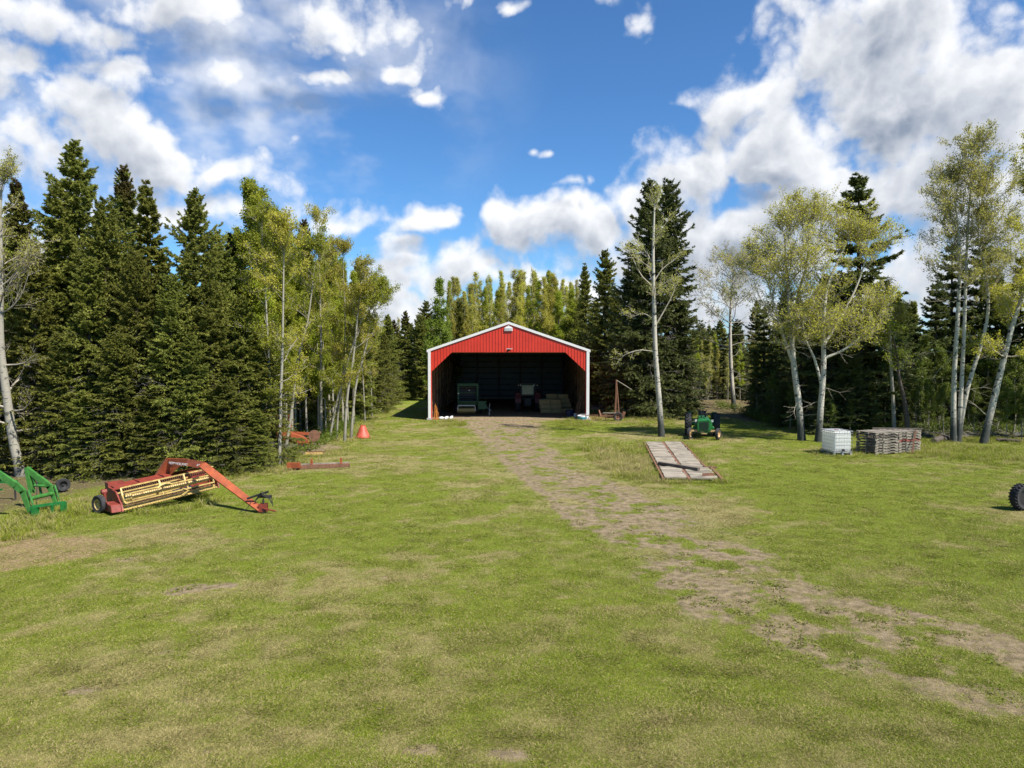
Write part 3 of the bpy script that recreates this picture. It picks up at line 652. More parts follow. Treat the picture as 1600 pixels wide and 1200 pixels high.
def broadleaf(seed, trunks, r0, limbs, spread, cmin=0.35, leaves=14000, lsz=0.07, leafn=None, up=0.12, elev=(0.2, 1.0), l2=9, l3=7, profile=None, extra=None, twr=0.006, lowdead=0, top_r=0.08, leafmin=0.0):
    """trunks: list of point lists (local). limbs per trunk, spread: limb length in metres"""
    rg = np.random.default_rng(seed); T0 = Cat(); W = Cat(); lv = []
    l1p, l1d, l1L, l1r = [], [], [], []
    for ti, path in enumerate(trunks):
        K = 18; p = smooth_path(path, K); H = p[-1, 2]
        rr = r0 * (1 if ti == 0 else 0.85) * (top_r + (1 - top_r) * (1 - np.linspace(0, 1, K)) ** 0.8); rr[0] *= 1.25
        if p[0, 2] < .3: p[0, 2] -= 0.15
        else: rr = rr * .55
        T0.add(*tubes_np(p[None], rr[None], 9))
        n = limbs; s = cmin + (1 - cmin) * rg.uniform(0, 1, n) ** 0.85; s[:3] = (0.995, 0.97, .94)
        idx = np.clip(s * (K - 1), 0, K - 1.001); i0 = idx.astype(int); fr = (idx - i0)[:, None]
        q = p[i0] * (1 - fr) + p[i0 + 1] * fr; az = np.arange(n) * 2.4 + rg.normal(0, .5, n)
        t = (s - cmin) / (1 - cmin); el = elev[0] + (elev[1] - elev[0]) * t + rg.normal(0, .15, n)
        d = np.stack([np.cos(az) * np.cos(el), np.sin(az) * np.cos(el), np.sin(el)], 1)
        pr = np.interp(t, *(profile or ([0, .25, .6, 1], [.75, 1, .9, .5])))
        l1p.append(q); l1d.append(d); l1L.append(spread * pr * rg.uniform(.7, 1.15, n)); l1r.append(np.interp(s, np.linspace(0, 1, K), rr) * 0.30)
    for ex in (extra or []):                       # limbs the photo shows one by one: list of points and a radius
        e = smooth_path(ex[0], 8); W.add(*tubes_np(e[None], (ex[1] * np.linspace(1, .25, 8))[None], 6))
        k2 = children(rg, e[None], 10, .25, 1., .7, .35); a = grow(rg, *k2[:2], k2[2], 5, up=.05)
        W.add(*tubes_np(a, np.full((len(a), 1), twr * 1.6) * np.linspace(1, .4, 5)[None], 3)); k3 = children(rg, a, 6, .2, 1., .7, .5)
        a = grow(rg, *k3[:2], k3[2], 4, up=.03); W.add(*tubes_np(a, np.full((len(a), 1), twr) * np.linspace(1, .5, 4)[None], 3)); lv.append(a)
    L1 = grow(rg, np.concatenate(l1p), np.concatenate(l1d), np.concatenate(l1L), 7, up=up); r1 = np.clip(np.concatenate(l1r), 0.008, 0.05)
    W.add(*tubes_np(L1, r1[:, None] * np.linspace(1, .25, 7)[None], 5))
    c = children(rg, L1, l2, .15, 1., .75, .5, .12); L2 = grow(rg, *c[:2], c[2], 5, up=.08)
    W.add(*tubes_np(L2, np.full((len(L2), 1), twr * 1.7) * np.linspace(1, .45, 5)[None], 3))
    c = children(rg, L2, l3, .1, 1., .75, .55, .12); L3 = grow(rg, *c[:2], c[2], 4, up=.06)
    W.add(*tubes_np(L3, np.full((len(L3), 1), twr) * np.linspace(1, .5, 4)[None], 3)); lv.append(L3)
    if lowdead:                                    # bare dead limbs under the crown
        for path in trunks[:1]:
            p = smooth_path(path, 18); s = rg.uniform(.12, cmin + .15, lowdead); i0 = (s * 17).astype(int); az = rg.uniform(0, 6.28, lowdead); el = rg.normal(0.1, .25, lowdead)
            d = np.stack([np.cos(az) * np.cos(el), np.sin(az) * np.cos(el), np.sin(el)], 1)
            a = grow(rg, p[i0], d, spread * rg.uniform(.3, .8, lowdead), 6, up=-.01, wig=.16); W.add(*tubes_np(a, np.full((lowdead, 1), .018) * np.linspace(1, .3, 6)[None], 4))
            c = children(rg, a, 6, .2, 1, .7, .5, 0); b = grow(rg, *c[:2], c[2], 4, up=0); W.add(*tubes_np(b, np.full((len(b), 1), twr) * np.linspace(1, .5, 4)[None], 3))
    crown = None; at = None
    if leaves:
        tw = np.concatenate([a[:, [0, -1]] for a in lv]); zmax = tw[..., 2].max()
        if leafmin: tw = tw[rg.uniform(size=len(tw)) < np.clip((tw[:, 1, 2] / zmax - leafmin) * 4, 0.04, 1)]
        tlen = np.linalg.norm(tw[:, 1] - tw[:, 0], axis=1) + .03; k = rg.choice(len(tw), leaves, p=tlen / tlen.sum()); u = rg.uniform(.1, 1.05, leaves)[:, None]; ctr = tw[k, 0] * (1 - u) + tw[k, 1] * u + rg.normal(0, lsz * 1.2, (leaves, 3))
        a = unit(rg.normal(size=(leaves, 3))); b = unit(np.cross(a, rg.normal(size=(leaves, 3)))); sz = (lsz * rg.uniform(.5, 1.2, leaves))[:, None]
        q = np.stack([ctr - a * sz * .6, ctr + b * sz * .42, ctr + a * sz * .6, ctr - b * sz * .42], 1).reshape(-1, 3)
        crown = (q, np.arange(len(q)).reshape(-1, 4))
        tn = (rg.uniform(0, 1, len(tw)))[k] * .6 + rg.uniform(0, .4, leaves)
        at = {'tone': ('FACE', tn)}
    return (T0.get(), W.get()), crown, at

G_SPR = 'spruces of the wood left of the yard'
TREES = []
def place(src, px, D, ytop, nomH, width=1.0, rot=None, label=None, group=None, cat=None, first=[set()], ybase=None):
    """copy a tree so that its top stands at the given height; the source itself is used once"""
    if src.name not in first[0]: o = src; first[0].add(src.name)
    else: o = copy_tree(src)
    rg = random.Random(int(px * 7 + D * 131 + ytop))
    h = CAMH - (ytop - HOR) / F * D; s = h / nomH
    o.location = P(px, D); o.scale = (s * width, s * width, s); o.rotation_euler = (R(rg.uniform(-1.2, 1.2)), R(rg.uniform(-1.2, 1.2)), rg.uniform(0, 6.28) if rot is None else rot)
    o['label'] = label
    if group: o['group'] = group
    elif 'group' in o.keys(): del o['group']
    return o
def build_trees():
    SP = []
    for i, (H, Rm, nb, shp, br, base) in enumerate([(14, 2.7, 330, .76, 0, .03), (14, 2.3, 330, .82, .8, .04), (14, 3.1, 340, .70, 0, .02), (14, 1.9, 280, .85, 0, .05)]):
        w_, c, a = spruce_mesh(10 + i, H, Rm, nb, shp, br, base)
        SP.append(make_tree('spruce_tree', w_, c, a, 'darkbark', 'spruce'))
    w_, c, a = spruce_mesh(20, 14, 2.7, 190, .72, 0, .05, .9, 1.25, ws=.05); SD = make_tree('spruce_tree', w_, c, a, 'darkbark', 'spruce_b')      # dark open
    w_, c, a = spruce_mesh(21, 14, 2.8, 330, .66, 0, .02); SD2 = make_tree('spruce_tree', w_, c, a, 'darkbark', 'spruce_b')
    GL = 'dense spruces at the left of the yard'; LG = 'dense green spruce in the wood left of the yard'
    S = [  # source, column, distance, top row, width, label
        (1, 44, 37, 284, .95, 'narrow spruce with a brown cone covered top, nearest the left edge of the picture'),
        (0, 125, 34, 222, 1.0, 'tallest spruce of the left wood with a slim pointed top'),
        (1, 196, 37, 263, .95, 'spruce with a ragged brown top right of the tallest left spruce'),
        (3, 243, 34, 286, 1.2, 'spruce with a thin upright leader left of the broad dark topped spruce'),
        (2, 301, 32, 300, .85, 'broad spruce with a dark top rising above the red mower'),
        (0, 92, 33.5, 290, 1.0, LG), (2, 165, 32, 312, .9, LG), (0, 60, 31.5, 375, 1.0, LG), (2, 215, 31, 395, .95, LG), (0, 135, 31, 400, 1.1, LG), (2, 265, 30.6, 430, 1.1, LG),
        (0, 345, 36, 362, 1.0, LG), (1, 362, 40, 366, 1.0, LG), (2, 10, 33, 400, 1.1, LG), (0, -40, 32, 330, 1.1, LG), (2, -90, 31, 300, 1.0, LG), (2, 330, 31.6, 440, 1.15, LG), (0, 378, 32.4, 460, 1.2, LG),
        (2, 405, 33.0, 520, 1.5, 'small low spruce at the right corner of the left wood'), (0, 300, 30.2, 520, 1.3, LG), (2, 180, 30, 520, 1.4, LG), (0, 90, 30.4, 520, 1.3, LG), (0, 235, 29.6, 600, 1.6, LG), (2, 350, 30.4, 590, 1.7, LG), (2, 130, 29.6, 610, 1.7, LG), (0, 400, 31.0, 640, 2.0, LG),
        (2, 430, 40, 600, 1.5, LG), (1, 482, 47, 346, .9, 'dark spruce top standing above the leafy poplars left of the shed'), (3, 507, 50, 372, 1.0, LG),
        (3, 560, 54, 412, 1.1, LG), (0, 540, 56, 500, 1.2, LG), (0, 585, 60, 500, 1.0, LG), (2, 600, 64, 520, 1.0, LG), (2, 560, 58, 560, 1.4, LG), (2, 590, 60, 575, 1.4, LG),
    ]
    for (k, px, D, yt, wd, lb) in S: place(SP[k], px, D, yt, 14, wd, None, lb, GL if lb is LG else None)
    rg = random.Random(4)
    for i in range(26):      # depth of the left wood
        D = rg.uniform(38, 62); px = rg.uniform(-250, 430) if D < 48 else rg.uniform(-100, 480)
        place(SP[i % 4], px, D, rg.uniform(380, 440), 14, 1.1, None, 'dense green spruce deep in the wood left of the yard', 'spruces deep in the left wood')
    BK = 'dark spruce in the far row beyond the left of the shed'
    for (px, D, yt, k, lb) in [(604, 70, 492, 0, BK), (618, 78, 500, 1, BK), (632, 76, 486, 1, 'far spruce with a reddish brown top left of the shed'), (645, 82, 505, 0, BK), (658, 80, 492, 2, BK), (625, 84, 520, 2, BK), (610, 72, 540, 2, BK), (668, 84, 470, 0, BK), (650, 83, 545, 2, BK), (596, 66, 530, 2, BK), (635, 84, 540, 0, BK), (715, 86, 470, 2, BK)]:
        place(SP[k], px, D, yt, 14, 1.2, None, lb, 'far spruces left of the shed' if lb is BK else None)
    RB = 'dark spruce close behind the right wall of the shed'
    for (px, D, yt, k, wd, lb) in [(917, 74, 412, 3, 1.0, 'thin pointed spruce just right of the shed roof'), (946, 68, 392, 0, 1.0, 'tall spruce between the shed and the pair of black spruces'), (930, 72, 470, 0, 1.2, RB), (962, 66, 455, 2, 1.0, RB), (898, 84, 470, 2, 1.0, RB), (880, 86, 500, 2, 1.1, RB), (975, 62, 500, 2, 1.2, RB), (925, 70, 560, 2, 1.6, RB), (945, 66, 570, 2, 1.7, RB)]:
        place(SP[k], px, D, yt, 14, wd, None, lb, 'spruces close right of the shed' if lb is RB else None)
    place(SD2, 1006, 57, 288, 14, .95, None, 'left one of the two tall dark spruces behind the white birch')
    place(SD2, 1040, 59, 286, 14, .95, None, 'right one of the two tall dark spruces behind the white birch')
    place(SD2, 985, 58, 420, 14, 1.3, None, 'lower dark spruce at the left foot of the tall pair', None)
    place(SD2, 1062, 58, 470, 14, 1.3, None, 'lower dark spruce at the right foot of the tall pair', None)
    place(SD, 1345, 47, 274, 14, 1.25, None, 'tall dark spruce with open tiered branches above the pallets')
    RG = 'dark spruce inside the wood behind the tote and pallets'
    for (px, D, yt, k, wd) in [(1130, 70, 520, 0, 1.2), (1150, 72, 500, 1, 1.2), (1195, 56, 480, 0, 1.2), (1222, 54, 450, 1, 1.1), (1252, 50, 470, 0, 1.2), (1285, 50, 430, 1, 1.1), (1312, 49, 440, 1, 1.3), (1330, 45, 540, 1, 1.6), (1375, 47, 440, 0, 1.2), (1398, 49, 470, 1, 1.2),
                               (1425, 52, 520, 1, 1.2), (1460, 50, 440, 0, 1.2), (1485, 52, 380, 0, 1.1), (1530, 50, 370, 0, 1.2), (1555, 49, 430, 1, 1.2), (1590, 50, 400, 0, 1.2), (1640, 48, 380, 0, 1.2), (1680, 46, 350, 1, 1.2), (1290, 44.5, 600, 1, 1.8), (1350, 45, 610, 1, 2.0), (1225, 49, 600, 1, 1.8), (1180, 58, 590, 1, 1.6), (1400, 46.5, 600, 1, 1.6), (1545, 47, 590, 1, 1.6)]:
        place((SD, SD2)[k], px, D, yt, 14, wd, None, RG, 'spruces in the wood on the right')
    for i in range(22):
        D = rg.uniform(54, 84); px = rg.uniform(1080 if D > 70 else 1190, 1750)
        place((SD, SD2, SP[0], SP[3])[i % 4], px, D, rg.uniform(470, 520), 14, 1.15, None, 'dark spruce deep in the wood on the right', 'spruces deep in the right wood')
    # ---- poplars and birches
    V = []
    for i, (leaf, lsz, n, sp) in enumerate([('leaf_olive', .09, 13000, 2.1), ('leaf_pale', .09, 11000, 1.9), ('leaf_green', .10, 18000, 1.8), ('leaf_pale', .085, 6000, 1.9)]):
        lean = [(0, 0, 0), (.1 * (i - 1), .05, 5), (.3 * (i - 1.5), .1, 10), (.2 * (i - 1), 0, 15)]
        w_, c, a = broadleaf(40 + i, [lean], .10, 34, sp, .22, n, lsz, up=.22, elev=(.5, 1.2), l2=7, l3=5, twr=.009, profile=([0, .2, .6, 1], [.8, 1, .8, .25]))
        V.append(make_tree('poplar_tree', w_, c, a, 'poplar', leaf))
    BL = 'slim olive leafed poplar in the row behind the shed'
    for i in range(64):
        px = 702 + (i * 83 % 212) + rg.uniform(-5, 5); D = 84 + (i % 4) * 6; yt = 432 - 18 * math.sin((px - 700) / 210 * 2.6) + rg.uniform(-12, 22) + (i % 4 == 0) * 14
        k = (0, 1, 0, 3, 2, 1)[i % 6] if px < 860 else (2, 0, 2, 1)[i % 4]
        place(V[k], px, D, yt, 16.5, rg.uniform(.8, 1.35), None, BL, 'poplars in the row behind the shed')
    for i in range(12):
        place(V[3], rg.uniform(600, 680), rg.uniform(84, 96), rg.uniform(485, 510), 16.5, 1.2, None, 'greyish half bare poplar far left of the shed', 'half bare poplars far left of the shed')
    place(V[3], 640, 82, 502, 16.5, 1.3, None, 'bare reddish grey poplar top beside the brown topped far spruce')
    w_, c, a = broadleaf(50, [[(0, 0, 0), (0.05, 0, 4), (0, .05, 8), (0, 0, 13)]], .12, 46, 3.0, .12, 26000, .15, up=.10, elev=(.25, 1.1), l2=6, l3=5, twr=.008, profile=([0, .2, .6, 1], [1, .95, .5, .12]))
    br = make_tree('poplar_tree', w_, c, a, 'poplar', 'leaf_bright'); place(br, 692, 74, 434, 13.6, 1.0, None, 'bright green cone shaped tree above the left corner of the shed roof')
    place(br, 668, 80, 500, 13.6, 1.0, None, 'smaller bright green tree just left of the shed wall')
    # leafy poplars left
    w_, c, a = broadleaf(51, [[(0, 0, 0), (0.1, 0, 5), (-.05, .05, 10), (0, 0, 14)]], .11, 46, 2.3, .22, 40000, .11, up=.16, elev=(.5, 1.2), l2=7, l3=5, twr=.008)
    lp = make_tree('poplar_tree', w_, c, a, 'poplar', 'leaf_green')
    LP = 'light green leafy poplar between the left spruces and the shed'
    for (px, D, yt, wd, lb) in [(400, 39, 284, 1.0, 'tallest light green poplar, just right of the left spruces'), (425, 41, 322, .9, LP), (380, 42, 360, 1.0, LP), (455, 43, 362, .9, LP), (468, 46, 350, .8, LP), (520, 48, 372, .9, LP), (496, 45, 400, .9, LP), (543, 50, 405, .8, LP), (440, 40, 420, 1.0, LP), (415, 38, 440, 1.1, LP), (478, 43, 450, 1.1, LP), (508, 46, 470, 1.1, LP), (535, 49, 480, 1.1, LP), (20, 40, 350, 1.0, LP), (553, 51, 450, .8, LP)]:
        place(lp if D < 44 else V[2], px, D, yt, 15.3 if D < 44 else 16.5, wd, None, lb, 'leafy poplars left of the shed' if lb is LP else None)
    for i in range(34):
        f_ = rg.random(); D = 40 + 16 * f_ + rg.uniform(-1.5, 1.5); px = 405 + 165 * f_ + rg.uniform(-32, 22)
        place((lp, V[2], V[2], V[0])[i % 4], px, D, np.interp(px, [370, 430, 500, 560, 600], [360, 375, 385, 425, 470]) + rg.uniform(-12, 60), 15.3 if i % 4 == 0 else 16.5, rg.uniform(.75, 1.1), None, LP, 'leafy poplars left of the shed')
    # half bare, white stemmed trees along the left edge of the yard
    def local(pxs, D, base): return [tuple(PZ(px, py, D) - P(base, D)) for (px, py) in pxs]
    def birch(seed, base, D, pts, r, limbs, sp, label, bark='birch', leaf='leaf_pale', leaves=5000, lsz=.06, trunks=None, name='birch_tree', **kw):
        paths = [local(p, D, base) for p in ([pts] if trunks is None else trunks)]
        for q in paths:
            if q[0][2] < 1.2: q[0] = (q[0][0], q[0][1], 0.0)
        w_, c, a = broadleaf(seed, paths, r, limbs, sp, leaves=leaves, lsz=lsz, **kw)
        o = make_tree(name, w_, c, a, bark, leaf); o.location = P(base, D); o['label'] = label; return o
    birch(60, 29, 29.6, [(29, 745), (17, 690), (8, 610), (2, 540), (4, 470), (6, 400), (8, 330), (12, 290)], .20, 44, 2.3, 'bare grey poplar leaning behind the green loader at the far left', 'poplar', 'leaf_pale', 7000, .055, cmin=.14, l2=8, l3=5, up=.05, elev=(.0, 1.0), twr=.006, top_r=.2, leafmin=.55, name='poplar_tree')
    SL = [(61, 434, 32.5, [(434, 738), (437, 640), (441, 560), (444, 470), (446, 400), (447, 372)], .085, 'thin pale stemmed poplar rising behind the mower hitch'),
          (62, 443, 36, [(443, 710), (455, 640), (466, 560), (482, 500), (492, 430), (498, 390)], .085, 'pale poplar stem leaning right over the orange implement'),
          (63, 500, 42.5, [(500, 685), (501, 600), (502, 520), (501, 430), (499, 380), (498, 350)], .095, 'straight upright white stemmed poplar midway along the left edge'),
          (64, 513, 41.5, [(513, 690), (525, 630), (545, 560), (566, 500), (588, 475), (600, 458)], .07, 'slender poplar leaning strongly right towards the shed'),
          (65, 537, 41, [(537, 690), (542, 620), (552, 560), (560, 490), (564, 455), (566, 428)], .085, 'pair stemmed pale poplar left of the red cone, the nearer'),
          (66, 547, 43, [(547, 684), (556, 600), (570, 550), (583, 490), (594, 480), (600, 462)], .085, 'pale poplar right beside the red cone with long bare limbs'),
          (67, 525, 43, [(525, 685), (528, 640), (536, 580), (540, 500), (538, 420), (538, 400)], .06, 'thinnest pale poplar stem behind the leaning one'),
          (68, 420, 33, [(420, 735), (421, 640), (420, 560), (417, 470), (414, 400), (412, 350)], .07, 'pale poplar stem at the right corner of the left spruces')]
    for i, (sd_, b, D, pts, r, lb) in enumerate(SL):
        birch(sd_, b, D, pts, r, 28, 2.0, lb, 'poplar', ('leaf_olive', 'leaf_green')[i % 2], 11000, .07, name='poplar_tree', cmin=.22, l2=6, l3=5, up=.06, elev=(.35, 1.1), twr=.006)
    # ---- right of the shed
    ex = lambda pts, D, base, r: (local(pts, D, base), r)
    birch(70, 1035, 43.5, [(1035, 682), (1030, 620), (1024, 550), (1021, 470), (1019, 400), (1020, 340), (1021, 318)], .19, 20, 2.0, 'white birch with bare twisting limbs in front of the two dark spruces', leaves=4500, lsz=.06, cmin=.5, l2=7, l3=5, up=.08, elev=(.4, 1.1), twr=.007,
          extra=[ex([(1024, 550), (1000, 547), (975, 555), (963, 570)], 43.5, 1035, .05), ex([(1023, 510), (1040, 480), (1052, 455), (1053, 440)], 43.5, 1035, .055), ex([(1022, 500), (1005, 490), (985, 495), (972, 490)], 43.3, 1035, .045), ex([(1021, 440), (1035, 420), (1055, 405), (1062, 392)], 43.6, 1035, .05), ex([(1021, 450), (1000, 430), (985, 400), (975, 390)], 43.4, 1035, .05)])
    birch(71, 1148, 64, [(1148, 637), (1142, 570), (1140, 500), (1142, 450), (1145, 420)], .2, 34, 4.4, 'bare greyish birch at the edge of the far wood, left of the olive crowned birches', leaves=6000, lsz=.10, cmin=.3, l2=8, l3=6, up=.05, elev=(.1, 1.0), twr=.012, lowdead=8)
    birch(72, 1255, 41.6, [(1255, 688), (1249, 630), (1240, 570), (1236, 520), (1230, 460), (1225, 400), (1222, 350)], .21, 34, 3.5, 'olive crowned birch with a curved trunk, left of the white tote', leaf='leaf_olive', leaves=27000, lsz=.078, cmin=.42, l2=9, l3=7, up=.07, elev=(.2, 1.0), lowdead=10,
          trunks=[[(1255, 688), (1249, 630), (1240, 570), (1236, 520), (1230, 460), (1225, 410), (1222, 365)], [(1240, 570), (1228, 540), (1215, 500), (1200, 450), (1190, 430)], [(1236, 520), (1245, 460), (1256, 420), (1260, 380), (1255, 350)]])
    birch(73, 1281, 41, [(1281, 692)], .19, 28, 2.8, 'forked olive crowned birch directly behind the white tote', leaf='leaf_olive', leaves=23000, lsz=.078, cmin=.45, l2=9, l3=7, up=.07, elev=(.2, 1.0), lowdead=10,
          trunks=[[(1281, 692), (1284, 630), (1287, 570), (1285, 510), (1290, 450), (1310, 400), (1322, 372)], [(1284, 600), (1272, 560), (1258, 530), (1252, 500)], [(1286, 540), (1310, 500), (1335, 450), (1350, 400), (1350, 378)], [(1287, 560), (1320, 545), (1350, 520), (1375, 490)]])
    birch(74, 1497, 41, [(1497, 690)], .16, 34, 3.0, 'clump of three tall white birch trunks right of the pallets', leaf='leaf_pale', leaves=38000, lsz=.075, cmin=.5, l2=9, l3=7, up=.08, elev=(.15, 1.1), twr=.007, lowdead=8,
          trunks=[[(1493, 690), (1491, 600), (1494, 500), (1495, 420), (1490, 350), (1478, 290)], [(1501, 690), (1503, 600), (1505, 500), (1505, 400), (1508, 310), (1515, 245)], [(1500, 690), (1512, 610), (1530, 545), (1541, 490), (1537, 430), (1522, 370), (1528, 300)]])
    birch(75, 1540, 40.5, [(1540, 694), (1552, 635), (1566, 570), (1582, 500), (1600, 440), (1612, 360), (1615, 260)], .20, 40, 3.2, 'leaning white birch at the right edge of the picture', leaf='leaf_olive', leaves=34000, lsz=.08, cmin=.35, l2=9, l3=7, up=.07, elev=(.2, 1.0), twr=.007, lowdead=8)
    birch(76, 1422, 42.5, [(1422, 668), (1415, 630), (1405, 590), (1400, 550), (1392, 520)], .16, 12, 1.6, 'dark leaning trunk between the spruces behind the pallets', 'darkbark', 'leaf_green', 1500, .09, name='poplar_tree', cmin=.5, l2=6, l3=4)
    birch(77, 1400, 43.5, [(1400, 668), (1396, 620), (1391, 560), (1388, 500), (1380, 450)], .13, 14, 1.6, 'grey birch trunk just left of the dark leaning trunk', 'poplar', 'leaf_olive', 3000, .08, cmin=.5, l2=6, l3=4)
    # young leafy saplings and far thin trees on the right
    w_, c, a = broadleaf(80, [[(0, 0, 0), (.1, 0, 2), (.05, .1, 4), (.2, 0, 6)]], .045, 24, 1.2, .12, 5200, .085, up=.15, elev=(.4, 1.1), l2=6, l3=4, twr=.006)
    sap = make_tree('sapling', w_, c, a, 'poplar', 'leaf_under', None, 'sapling')
    for i, (px, D, yt) in enumerate([(1432, 44, 600), (1440, 46, 560), (1455, 44, 590), (1470, 47, 540), (1478, 43, 600), (1515, 45, 570), (1525, 43, 600), (1560, 44, 560), (1575, 42, 590), (1587, 43, 540), (1600, 42, 600), (1622, 41, 560), (1640, 41, 580), (1365, 45, 590), (1385, 46, 560), (1236, 47, 600), (1210, 52, 580), (1185, 55, 560), (1505, 50, 520), (1545, 48, 530), (1445, 49, 520), (1330, 44, 625), (1300, 44, 630)]):
        place(sap, px, D, yt, 6.6, 1.2, None, 'slim light green sapling among the trees behind the right of the yard', 'saplings behind the right of the yard', )
    FB = 'thin pale trunked poplar of the far wood right of the dark spruces'
    for i in range(44):
        px = 1072 + i * 3.4 + rg.uniform(-3, 3); D = 68 + (i * 7 % 5) * 5 + rg.uniform(0, 3)
        place(V[(3, 2, 3, 1)[i % 4]], px, D, 548 + rg.uniform(-32, 8) - (5 if px > 1180 else 0), 16.5, 1.1 if px < 1100 else 1.3, None, FB, 'thin poplars of the far right wood')
    for i in range(26):
        px = rg.uniform(1180, 1700); D = rg.uniform(56, 80)
        place(V[(3, 0, 2, 3)[i % 4]], px, D, rg.uniform(440, 480) if px > 1380 else rg.uniform(480, 520), 16.5, 1.1, None, 'tall thin poplar deep in the wood on the right', 'poplars deep in the right wood')
    for i in range(14):
        place((SP[0], V[3], SP[3], V[2])[i % 4], 1064 + i * 7.5, 92 + (i % 3) * 5, rg.uniform(500, 520), 16.5 if i % 4 in (1, 3) else 14, 1.4, None, 'distant tree in the belt that closes the horizon', 'distant trees along the horizon')
    for i in range(60):       # far belt that closes the horizon
        px = -200 + i * 33 + rg.uniform(-12, 12); D = rg.uniform(100, 135)
        place((SP[0], SP[2], V[2], V[0], SD2)[i % 5], px, D, rg.uniform(500, 530), 16.5 if i % 5 in (2, 3) else 14, 1.5, None, 'distant tree in the belt that closes the horizon', 'distant trees along the horizon')
    for s_ in SP + V + [SD, SD2, lp, br, sap]:
        pass
build_trees()

# ------------------------------------------------------------------ the shed
def build_shed():
    Y0, Y1, XL, XR = 54.0, 78.0, -6.27, 5.76; XC = (XL + XR) / 2; EV, PK = 5.22, 7.28
    sh = thing('pole_shed', 'open fronted red metal pole shed with white trim at the end of the yard', 'shed', (XC, Y0, 0))
    hw = (XR - XL) / 2; top = lambda x: PK - (PK - EV) * abs(x) / hw
    def bot(x):
        a = abs(x)
        if a > hw - 0.22: return 0.0
        if a > 4.27: return 5.08 - (a - 4.27) / (hw - .22 - 4.27) * 1.44
        return 5.08
    m = MB(); xs = sorted({-hw, hw, 0, 4.27, -4.27, hw - .22, -(hw - .22)} | {round(-hw + .02 + i * .2286, 4) for i in range(53)})
    for a, b in zip(xs[:-1], xs[1:]):
        if b - a < 1e-4: continue
        mid = (a + b) / 2; e = 1e-5 * (1 if mid > 0 else -1)
        m.prism([(a, 0, bot(a + 1e-5)), (b, 0, bot(b - 1e-5)), (b, 0, top(b)), (a, 0, top(a))], (0, .03, 0))
    for i in range(53):
        x = -hw + .02 + i * .2286
        if abs(x) < hw - .25 and top(x) - bot(x) > .1: m.beam((x, -.012, bot(x) + .01), (x, -.012, top(x) - .02), .035, .018, up=(1, 0, 0))
    m.build('front_wall', 'red', sh)
    for sx in (-1, 1):
        w = MB(); x = sx * (hw - .015); w.box((x, 12, EV / 2), (.03, 24, EV))
        for i in range(105): w.box((sx * (hw + .012), .12 + i * .2286, EV / 2), (.024, .04, EV - .02))
        w.build('side_wall', 'red', sh)
        p = MB()
        for i in range(11): p.box((sx * (hw - .115), .16 + i * 2.38, EV / 2), (.16, .14, EV))
        for k in range(7): p.box((sx * (hw - .05), 12, .35 + k * .74), (.036, 23.8, .14))
        for i in range(40): p.box((sx * (hw - .035), .5 + i * .6, EV / 2), (.012, .30, EV - .1))
        p.build('wall_framing', 'lumber', sh)
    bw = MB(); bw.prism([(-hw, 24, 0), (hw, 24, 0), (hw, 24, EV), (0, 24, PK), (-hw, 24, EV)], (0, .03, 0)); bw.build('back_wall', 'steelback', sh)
    g = MB()
    for k in range(9): g.box((0, 23.95, .3 + k * .62), (hw * 2 - .3, .04, .14))
    for i in range(6): x = -hw + .2 + i * (hw * 2 - .4) / 5; g.box((x, 23.86, top(x) / 2), (.16, .14, top(x) - .1))
    g.build('back_framing', 'darkwood', sh)
    for sx in (-1, 1):
        r = MB(); dz = (PK - EV) / hw
        r.prism([(0, -.04, PK + .02), (sx * (hw + .12), -.04, EV + .02 - .12 * dz), (sx * (hw + .12), -.04, EV + .07 - .12 * dz), (0, -.04, PK + .07)], (0, 24.2, 0)); r.build('roof', 'roof', sh)
    t = MB()
    for sx in (-1, 1):
        t.prism([(0, -.075, PK - .09), (sx * (hw + .14), -.075, EV - .14), (sx * (hw + .14), -.075, EV + .05), (0, -.075, PK + .10)], (0, .03, 0))
    t.build('gable_trim', 'white', sh)
    for sx in (-1, 1):
        c = MB(); c.box((sx * (hw - .05), -.045, EV / 2), (.20, .05, EV)); c.box((sx * (hw + .05), .05, EV / 2), (.03, .2, EV)); c.build('corner_trim', 'white', sh)
    v = MB(); v.box((0, -.05, 6.80), (.60, .08, .26)); v.prism([(-.3, -.06, 6.93), (.3, -.06, 6.93), (0, -.06, 7.10)], (0, .04, 0))
    for k in range(5): v.box((0, -.10, 6.71 + k * .045), (.50, .02, .018))
    v.build('gable_vent', 'white', sh)
    hdr = MB(); hdr.box((0, .1, 5.13), (8.4, .1, .12)); hdr.build('header_beam', 'lumber', sh)
    tr = MB()
    for i in range(10):
        y = 1.3 + i * 2.4; tr.box((0, y, EV - .12), (hw * 2 - .3, .05, .18))
        for sx in (-1, 1):
            tr.beam((0, y, PK - .15), (sx * (hw - .2), y, EV - .05), .05, .16)
            for k in (0.33, 0.66): tr.beam((sx * hw * k, y, EV), (sx * hw * (k - .18), y, EV + (PK - EV) * (1 - k + .1)), .05, .1)
    for k in range(7):
        for sx in (-1, 1): x = sx * (0.5 + k * .85); tr.box((x, 12, top(x) - .09), (.05, 23.6, .1))
    tr.build('roof_trusses', 'darkwood', sh)
    lf = thingless('floodlight', sh)
    a = MB(); a.box((0, -.12, 5.30), (.10, .16, .10)); a.box((.06, -.30, 5.34), (.46, .26, .035)); a.build('lamp_bracket', 'white', lf)
    a = MB(); a.box((0, -.26, 5.25), (.20, .18, .12), Matrix.Rotation(.4, 3, 'X')); a.build('lamp_head', 'black', lf)
    ft = MB()
    for sx in (-1, 1): ft.box((sx * (hw - .02), .0, .05), (.34, .34, .14))
